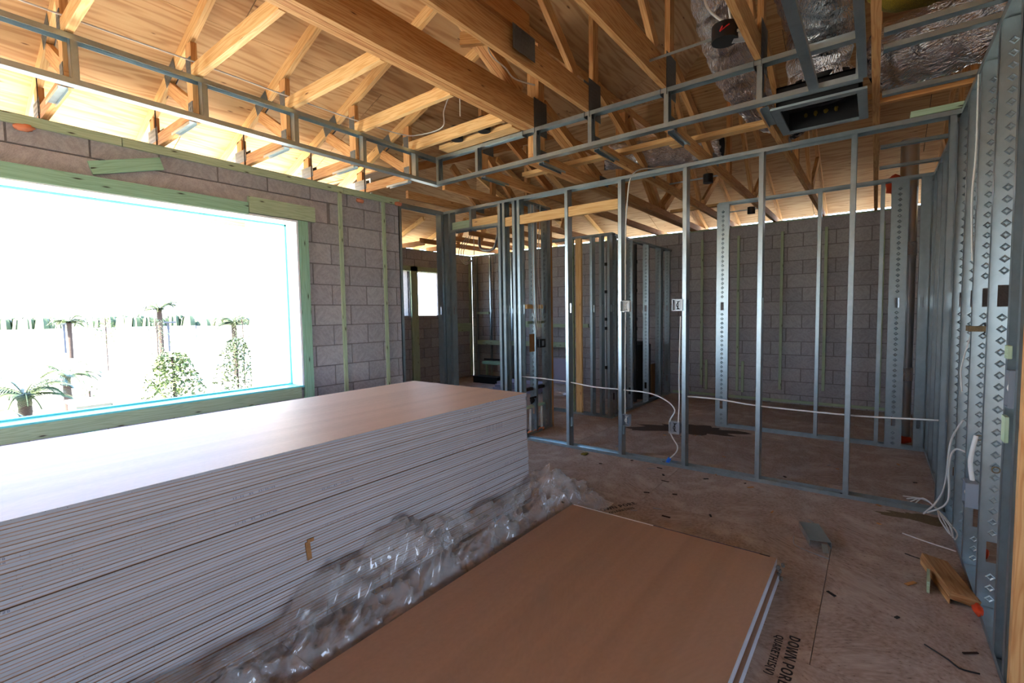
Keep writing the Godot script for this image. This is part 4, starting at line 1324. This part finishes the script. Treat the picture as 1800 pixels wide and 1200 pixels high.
func build_rear_rooms() -> void:
	for k in [[-7.30, "steel furring stud in the corner of the projecting room"], [-6.90, "bright steel furring stud against the far wall"], [-6.30, "steel furring stud behind the door jamb"], [-5.7, "steel furring stud behind the plumbing wall"]]:
		var o := stud(self, Vector3(k[0], 0.002, ZB + 0.045), 2.74, Vector3(0, 0, 1), Vector3.RIGHT, 0.042, 0.036, false, "furring_stud")
		tag(o, k[1], "stud", "furring studs on the far wall")
	for k in [[1.44, 0.05, "narrow green board fixed high between furring studs", -7.25, -6.9], [0.75, 0.10, "wide green board fixed low across the furring studs", -7.25, -4.6], [1.15, 0.07, "green board behind the plumbing wall", -5.9, -4.4]]:
		var o := part("nailer_board", Vector3(k[3], k[0], ZB + 0.09), Vector3(k[4], k[0] + k[1], ZB + 0.125), M.green, self)
		tag(o, k[2], "board")
	var be := thing("saw_bench", "small green bench with a metal tube against the far wall", "bench", Vector3(-6.5, 0, -7.9))
	part("bench_top", Vector3(-6.75, 0.36, -7.95), Vector3(-6.2, 0.42, -7.75), M.green_b, be)
	for x in [-6.72, -6.25]:
		part("leg", Vector3(x, 0.002, -7.87), Vector3(x + 0.04, 0.36, -7.83), M.green, be)
	part("tube_rest", Vector3(-6.8, 0.44, -7.9), Vector3(-6.35, 0.47, -7.87), M.rust, be)
	part("toolbox", Vector3(-6.75, 0.002, -7.70), Vector3(-6.1, 0.14, -7.45), M.black_matt, self)
	tag(get_node("toolbox"), "black box on the floor in front of the green bench", "box")
	var sh := thing("wrapped_bundle", "pale lilac foam sheet bundle standing behind the closet wall", "bundle", Vector3(-4.6, 0, -7.4))
	for k in 4:
		var st := tool()
		box(st, Vector3(-4.62 + k * 0.015, 0.31, -7.42 + k * 0.02), Vector3(0.36, 0.6, 0.012), Basis(Vector3.UP, 0.25))
		obj("foam_sheet", st, M.lilac, sh)
	var pl := thing("plank_pile", "pale boards lying on the floor beyond the plumbing wall", "boards", Vector3(-5.4, 0, -7.3))
	for k in 3:
		part("board", Vector3(-5.75 + k * 0.05, 0.002 + 0.06 * k, -7.3), Vector3(-4.75, 0.055 + 0.06 * k, -6.9), M.lilac, pl)
	var fm := blob("film_heap", Vector3(-4.3, 0.10, -6.9), Vector3(0.28, 0.13, 0.2), M.film)
	tag(fm, "heap of clear film on the floor behind the closet wall", "plastic film")
	for i in 4:
		var vs := thing("vent_stack", "black and silver pipe bundle standing in the closet", "pipe", Vector3(-3.55 + i * 0.17, 0, -7.2), "pipes standing in the closet")
		var st := tool()
		tube(st, [Vector3(-3.55 + i * 0.17, 0.002, -7.2), Vector3(-3.55 + i * 0.17, 2.5, -7.2)], 0.02 + 0.012 * (i % 2), 12, 0, true)
		var tb := obj("tube", st, M.box_steel if i % 2 == 0 else M.black, vs)
		for y in [0.5, 1.15, 1.3, 1.75, 2.2]:
			var s2 := tool()
			tube(s2, [Vector3(-3.55 + i * 0.17, y, -7.2), Vector3(-3.55 + i * 0.17, y + 0.05, -7.2)], 0.04, 12, 0, true)
			obj("clamp", s2, M.black, tb)
	var wh := thing("black_tank", "black tank standing in the dim closet", "tank", Vector3(-3.1, 0, -7.6))
	var st := tool()
	tube(st, [Vector3(-3.15, 0.002, -7.6), Vector3(-3.15, 0.9, -7.6)], 0.2, 24, 0, true)
	obj("shell", st, M.black_matt, wh)
	var s5 := tool()
	tube(s5, [Vector3(-3.15, 0.9, -7.6), Vector3(-3.15, 0.95, -7.6)], 0.12, 24, 0, true)
	obj("cap", s5, M.black, wh)
	var cd := part("cardboard_sheet", Vector3(-3.0, 0.002, -8.0), Vector3(-2.985, 0.55, -7.75), M.cardboard, self)
	tag(cd, "brown cardboard sheet leaning by the divider studs", "cardboard")
	cable("conduit", [Vector3(-5.54, 2.765, -6.35), Vector3(-5.2, 2.52, -6.0), Vector3(-4.7, 2.44, -5.7), Vector3(-4.4, 2.58, -5.45), Vector3(-4.27, 2.75, -5.3)], 0.022, "grey corrugated conduit bowed across the doorway head", M.cable_grey)
	var hc := thing("hanging_coil", "beige cable coil hanging from the trusses beyond the doorway", "cable", Vector3(-5.6, 2.4, -6.2))
	for k in 3:
		var hs := tool()
		tube(hs, spline([Vector3(-5.6 - 0.05 * k, 2.79, -6.2), Vector3(-5.8 - 0.06 * k, 2.55, -6.22), Vector3(-5.75, 2.38 - 0.03 * k, -6.2), Vector3(-5.55, 2.42, -6.2), Vector3(-5.54, 2.79, -6.2)], 0.025), 0.006, 8)
		obj("coil_loop", hs, M.cable, hc)

func build_debris() -> void:
	var s := thing("stud_offcut", "bent galvanised stud offcut lying on the floor", "metal scrap", Vector3(-0.28, 0, -3.43))
	var dir := Vector3(0.30, 0.0, 1).normalized()
	var side := Vector3.UP.cross(dir)
	var c := Vector3(-0.27, 0.045, -3.44)
	for q in [[Vector3.ZERO, 0.11, 0.0022, 0.0], [side * 0.055 - Vector3(0, 0.018, 0), 0.0022, 0.036, 0.0], [-side * 0.055 - Vector3(0, 0.018, 0), 0.0022, 0.036, 0.0]]:
		beam_part("channel_face", c + q[0] - dir * 0.16, c + q[0] + dir * 0.14 + Vector3(0, 0.015, 0), q[1], q[2], M.steel, s)
	beam_part("bent_tab", c + dir * 0.14 + side * 0.02, c + dir * 0.18 + side * 0.02 - Vector3(0, 0.035, 0), 0.03, 0.002, M.steel, s)
	var wd := thing("wood_offcut", "pine lumber offcut with dark knots leaning by the stud wall", "wood scrap", Vector3(0.33, 0, -3.28))
	beam_part("block", Vector3(0.29, 0.035, -3.47), Vector3(0.375, 0.035, -3.07), 0.115, 0.038, M.pine_grey, wd, Vector3(0.25, 1, 0).normalized())
	beam_part("stained_edge", Vector3(0.236, 0.022, -3.46), Vector3(0.319, 0.022, -3.06), 0.004, 0.04, M.pine, wd)
	var gc := beam_part("wood_chip", Vector3(0.245, 0.03, -3.12), Vector3(0.255, 0.03, -3.28), 0.012, 0.058, M.green, self)
	tag(gc, "green treated wood chip beside the lumber offcut", "wood scrap")
	for k in [[Vector3(XR - 0.005, 0.03, -3.02), "orange sealant smear at the foot of the studs by the offcut"], [Vector3(XR + 0.03, 0.24, -3.2), "orange sealant smear behind the stud"], [Vector3(XR + 0.05, 0.03, -2.85), "orange sealant at the foot of the plain end stud"]]:
		tag(blob("sealant_smear", k[0], Vector3(0.018, 0.018, 0.05), M.orange), k[1], "sealant")
	cable("loose_wire", [Vector3(0.17, 0.006, -3.86), Vector3(0.28, 0.006, -3.80), Vector3(0.41, 0.008, -3.74)], 0.004, "white wire offcut lying on the floor by the studs")
	cable("loose_wire", [Vector3(-0.38, 0.004, -3.42), Vector3(-0.36, 0.004, -3.30), Vector3(-0.26, 0.005, -3.24), Vector3(-0.18, 0.004, -3.22)], 0.0035, "thin wire bent round the metal offcut", M.cable_grey)
	cable("wire_tie", [Vector3(0.20, 0.003, -2.62), Vector3(0.27, 0.003, -2.56), Vector3(0.30, 0.004, -2.52), Vector3(0.36, 0.003, -2.53)], 0.003, "black wire twig on the floor by the jamb post", M.cable_black)
	cable("wire_tie", [Vector3(0.17, 0.003, -3.55), Vector3(0.24, 0.003, -3.52), Vector3(0.30, 0.004, -3.50)], 0.003, "black wire twig behind the lumber offcut", M.cable_black)
	var r := RandomNumberGenerator.new()
	r.seed = 4411
	for k in 46:
		var p := Vector3(r.randf_range(-2.3, 0.38), 0.002, r.randf_range(-5.9, -2.2))
		if p.x < -0.3 and p.z > -3.0:
			p.z -= 1.6
		var st := tool()
		box(st, p + Vector3(0, 0.002, 0), Vector3(r.randf_range(0.008, 0.02), 0.004, r.randf_range(0.015, 0.07)), Basis(Vector3.UP, r.randf() * TAU))
		var o := obj("floor_chip", st, [M.rust, M.pine_b, M.cable_grey, M.black_matt][r.randi() % 4])
		tag(o, "tiny scrap lying on the wafer-board floor", "scrap", "small scraps on the floor")
	var yl := blob("leaf_scrap", Vector3(-2.32, 0.012, -4.22), Vector3(0.03, 0.008, 0.05), M.wool)
	tag(yl, "yellow scrap on the floor in front of the bottom track", "scrap")
	# sawdust drifts
	patch("sawdust_drift", Vector3(-1.82, 0, -5.85), 0.58, 0.26, M.sawdust, "dark brown sawdust drift on the floor behind the partition", 0.35)
	patch("sawdust_line", Vector3(0.30, 0, -4.22), 0.22, 0.09, M.chips, "line of yellowish wood chips at the foot of the partition", 0.0)

func patch(called: String, c: Vector3, rx: float, rz: float, m: Material, label: String, turn: float) -> void:
	var st := tool()
	var n := noise(1.5, 55, 3)
	var nu := 48
	for i in nu:
		var ring := []
		for k in [i, i + 1]:
			var a: float = TAU * (k % nu) / nu
			var q := 1.0 + 0.55 * n.get_noise_2d(cos(a) * 1.3, sin(a) * 1.3)
			ring.append(c + Vector3(cos(a) * rx * q, 0.0012, sin(a) * rz * q).rotated(Vector3.UP, turn))
		var mid := c + Vector3(0, 0.006, 0)
		face(st, mid, ring[0], ring[1], Vector3.UP)
	var o := obj(called, st, m)
	tag(o, label, "sawdust")
	o.set_meta("kind", "stuff")

# ---------------------------------------------------------------- outdoors
func palm(at: Vector3, crown_y: float, size: float, label: String) -> void:
	var t := thing("palm_tree", label, "palm", Vector3(at.x, -3.4, at.z), "palms outside the window")
	var st := tool()
	tube(st, spline([Vector3(at.x, -3.4, at.z), Vector3(at.x + 0.05, (crown_y - 3.4) / 2, at.z), Vector3(at.x, crown_y, at.z)], 0.12), 0.15 * size, 12, 0.12)
	obj("trunk", st, M.bark, t)
	var r := RandomNumberGenerator.new()
	r.seed = int(absf(at.x * 31 + at.z * 7))
	for k in 22:
		var a := TAU * k / 22.0 + r.randf() * 0.3
		var lift := r.randf_range(0.1, 1.5)
		var d := Vector3(cos(a), 0, sin(a))
		var L := size * r.randf_range(1.2, 1.7)
		var fs := tool()
		var pts := []
		for i in 9:
			var q := i / 8.0
			pts.append(Vector3(at.x, crown_y, at.z) + d * (L * q * (1.0 - 0.25 * q)) + Vector3(0, L * (lift * q - (0.35 + lift * 0.55) * q * q), 0))
		tube(fs, pts, 0.018 * size, 5)
		var side := d.cross(Vector3.UP)
		for i in range(1, 9):
			for h in 3:
				var p: Vector3 = pts[i - 1].lerp(pts[i], h / 3.0)
				var ll := 0.45 * size * (1.0 - 0.5 * absf(i / 8.0 - 0.4))
				for sg in [-1.0, 1.0]:
					var tip: Vector3 = p + side * (sg * ll) + d * ll * 0.5 - Vector3(0, ll * 0.3, 0)
					face(fs, p - d * 0.03 * size, tip, p + d * 0.03 * size, Vector3.UP)
		obj("frond", fs, M.leaf if k % 2 else M.leaf_b, t)

func broad_tree(at: Vector3, low: float, high: float, rad: float, n: int, m: Material, label: String) -> void:
	var t := thing("young_tree", label, "tree", Vector3(at.x, -3.4, at.z), "young trees outside the window")
	var r := RandomNumberGenerator.new()
	r.seed = int(absf(at.x * 13 + at.z * 5 + high * 100))
	var st := tool()
	tube(st, [Vector3(at.x, -3.4, at.z), Vector3(at.x, low, at.z), Vector3(at.x + 0.05, (low + high) / 2, at.z), Vector3(at.x, high - 0.1, at.z)], rad * 0.05, 8)
	obj("trunk", st, M.bark, t)
	var fs := tool()
	for k in n:
		var q := r.randf()
		var w := rad * (0.35 + 0.65 * sin(PI * clampf(q * 0.9 + 0.1, 0, 1)))
		var a := r.randf() * TAU
		var rr := w * sqrt(r.randf())
		var p := Vector3(at.x + cos(a) * rr, lerpf(low, high, q), at.z + sin(a) * rr)
		var b := Basis.from_euler(Vector3(r.randf() * TAU, r.randf() * TAU, r.randf() * TAU))
		var z := rad * r.randf_range(0.05, 0.10)
		var up := b.z if b.z.y > 0 else -b.z
		face(fs, p - b.x * z, p + b.y * z * 0.5, p + b.x * z, up)
		face(fs, p - b.x * z, p + b.x * z, p - b.y * z * 0.5, up)
	obj("foliage", fs, m, t)

func build_outdoors() -> void:
	var g := setting("ground", "pale sandy ground far below the window", "ground")
	part("sand_sheet", Vector3(-700, -3.8, -500), Vector3(300, -3.4, 500), M.sand, g)
	part("added_bounce_apron", Vector3(-9.4, -3.4, -3.4), Vector3(-4.58, -3.36, 12.0), M.concrete, g)  # unseen bright slab added to throw sunlight up under the window eave
	palm(Vector3(-19.9, 0, -2.3), -0.75, 1.0, "palm with a shaggy trunk outside the window's near end")
	palm(Vector3(-16.6, 0, -0.9), -1.2, 0.8, "palm half hidden at the window's edge")
	palm(Vector3(-27.0, 0, -4.4), -0.9, 0.9, "slim palm with a bare reddish trunk near the shed")
	palm(Vector3(-53.9, 0, -15.6), 2.3, 1.4, "tall palm on the horizon with spread fronds")
	palm(Vector3(-42.9, 0, -17.6), 1.0, 1.3, "palm on the horizon beside the white wall")
	palm(Vector3(-80.9, 0, -13.8), 1.2, 1.6, "distant palm above the pale field")
	broad_tree(Vector3(-16.4, 0, -5.0), -2.2, 0.45, 0.85, 3000, M.leaf, "loose leafy tree in the middle of the window view")
	broad_tree(Vector3(-17.0, 0, -7.0), -2.2, 0.75, 0.75, 2600, M.leaf_b, "leafy tree beside the white outside wall")
	broad_tree(Vector3(-31.7, 0, -13.5), -0.6, 1.5, 0.7, 500, M.leaf_b, "small round tree beyond the leafy tree")
	broad_tree(Vector3(-57.8, 0, -12.4), -0.9, 1.6, 1.0, 500, M.leaf, "small lone tree in the pale field")
	broad_tree(Vector3(-41.9, 0, -11.9), -1.2, 1.4, 0.9, 500, M.leaf_b, "thin young tree behind the loose leafy tree")
	broad_tree(Vector3(-18.5, 0, -3.5), -3.3, -0.55, 0.55, 500, M.leaf, "low green shrub behind the shed")
	var sh := thing("utility_shed", "pale grey utility cabinet on the ground outside", "cabinet", Vector3(-15.7, -3.4, -3.0))
	part("cabinet_body", Vector3(-16.3, -3.4, -3.35), Vector3(-15.4, -0.65, -2.65), M.shed, sh)
	part("cabinet_roof", Vector3(-16.35, -0.65, -3.4), Vector3(-15.35, -0.58, -2.6), M.flap, sh)
	part("door_seam", Vector3(-15.399, -2.2, -3.34), Vector3(-15.39, -0.7, -3.32), M.black, sh)
	var lw := thing("far_fence", "long low dark fence across the pale field", "fence", Vector3(-150, -3.4, -38))
	beam_part("fence_rail", Vector3(-158.4, -1.0, -30), Vector3(-136.2, -0.8, -47), 0.5, 0.9, M.dark_line, lw)
	beam_part("fence_base", Vector3(-158.4, -2.4, -30), Vector3(-136.2, -2.4, -47), 0.4, 2.0, M.shed, lw)
	for k in [[Vector3(-94.9, -3.4, -15.6), "thin dark lamp post beyond the palms"], [Vector3(-82.7, -3.4, -24.9), "thin dark lamp post behind the loose tree"]]:
		var lp := thing("lamp_post", k[1], "lamp post", k[0])
		part("pole", k[0] - Vector3(0.12, 0, 0.12), k[0] + Vector3(0.12, 4.2, 0.12), M.dark_line, lp)
		part("lamp_head", k[0] + Vector3(-0.5, 4.2, -0.9), k[0] + Vector3(0.5, 4.4, 0.9), M.dark_line, lp)
	var r := RandomNumberGenerator.new()
	r.seed = 99
	var st := tool()
	for k in 240:
		var q := k / 239.0
		var p := Vector3(-439, -3.4, 20).lerp(Vector3(-313, -3.4, -150), q) + Vector3(r.randf_range(-12, 12), 0, r.randf_range(-3, 3))
		var h := r.randf_range(5.5, 8.0) if q > 0.28 and q < 0.45 or q > 0.55 and q < 0.8 else r.randf_range(3, 5.6)
		for i in 8:
			var a := TAU * i / 8.0
			var b := TAU * (i + 1) / 8.0
			var w := r.randf_range(2.5, 4.0)
			for v in [p + Vector3(cos(a) * w, 0, sin(a) * w), p + Vector3(cos(b) * w, 0, sin(b) * w), p + Vector3(cos(b) * w * 0.7, h * 0.8, sin(b) * w * 0.7), p + Vector3(cos(a) * w, 0, sin(a) * w), p + Vector3(cos(b) * w * 0.7, h * 0.8, sin(b) * w * 0.7), p + Vector3(cos(a) * w * 0.7, h * 0.8, sin(a) * w * 0.7), p + Vector3(cos(a) * w * 0.7, h * 0.8, sin(a) * w * 0.7), p + Vector3(cos(b) * w * 0.7, h * 0.8, sin(b) * w * 0.7), p + Vector3(0, h, 0)]:
				st.add_vertex(v)
	st.generate_normals()
	var tl := obj("treeline", st, M.leaf_b)
	tag(tl, "hazy line of trees on the horizon", "trees")
	tl.set_meta("kind", "stuff")
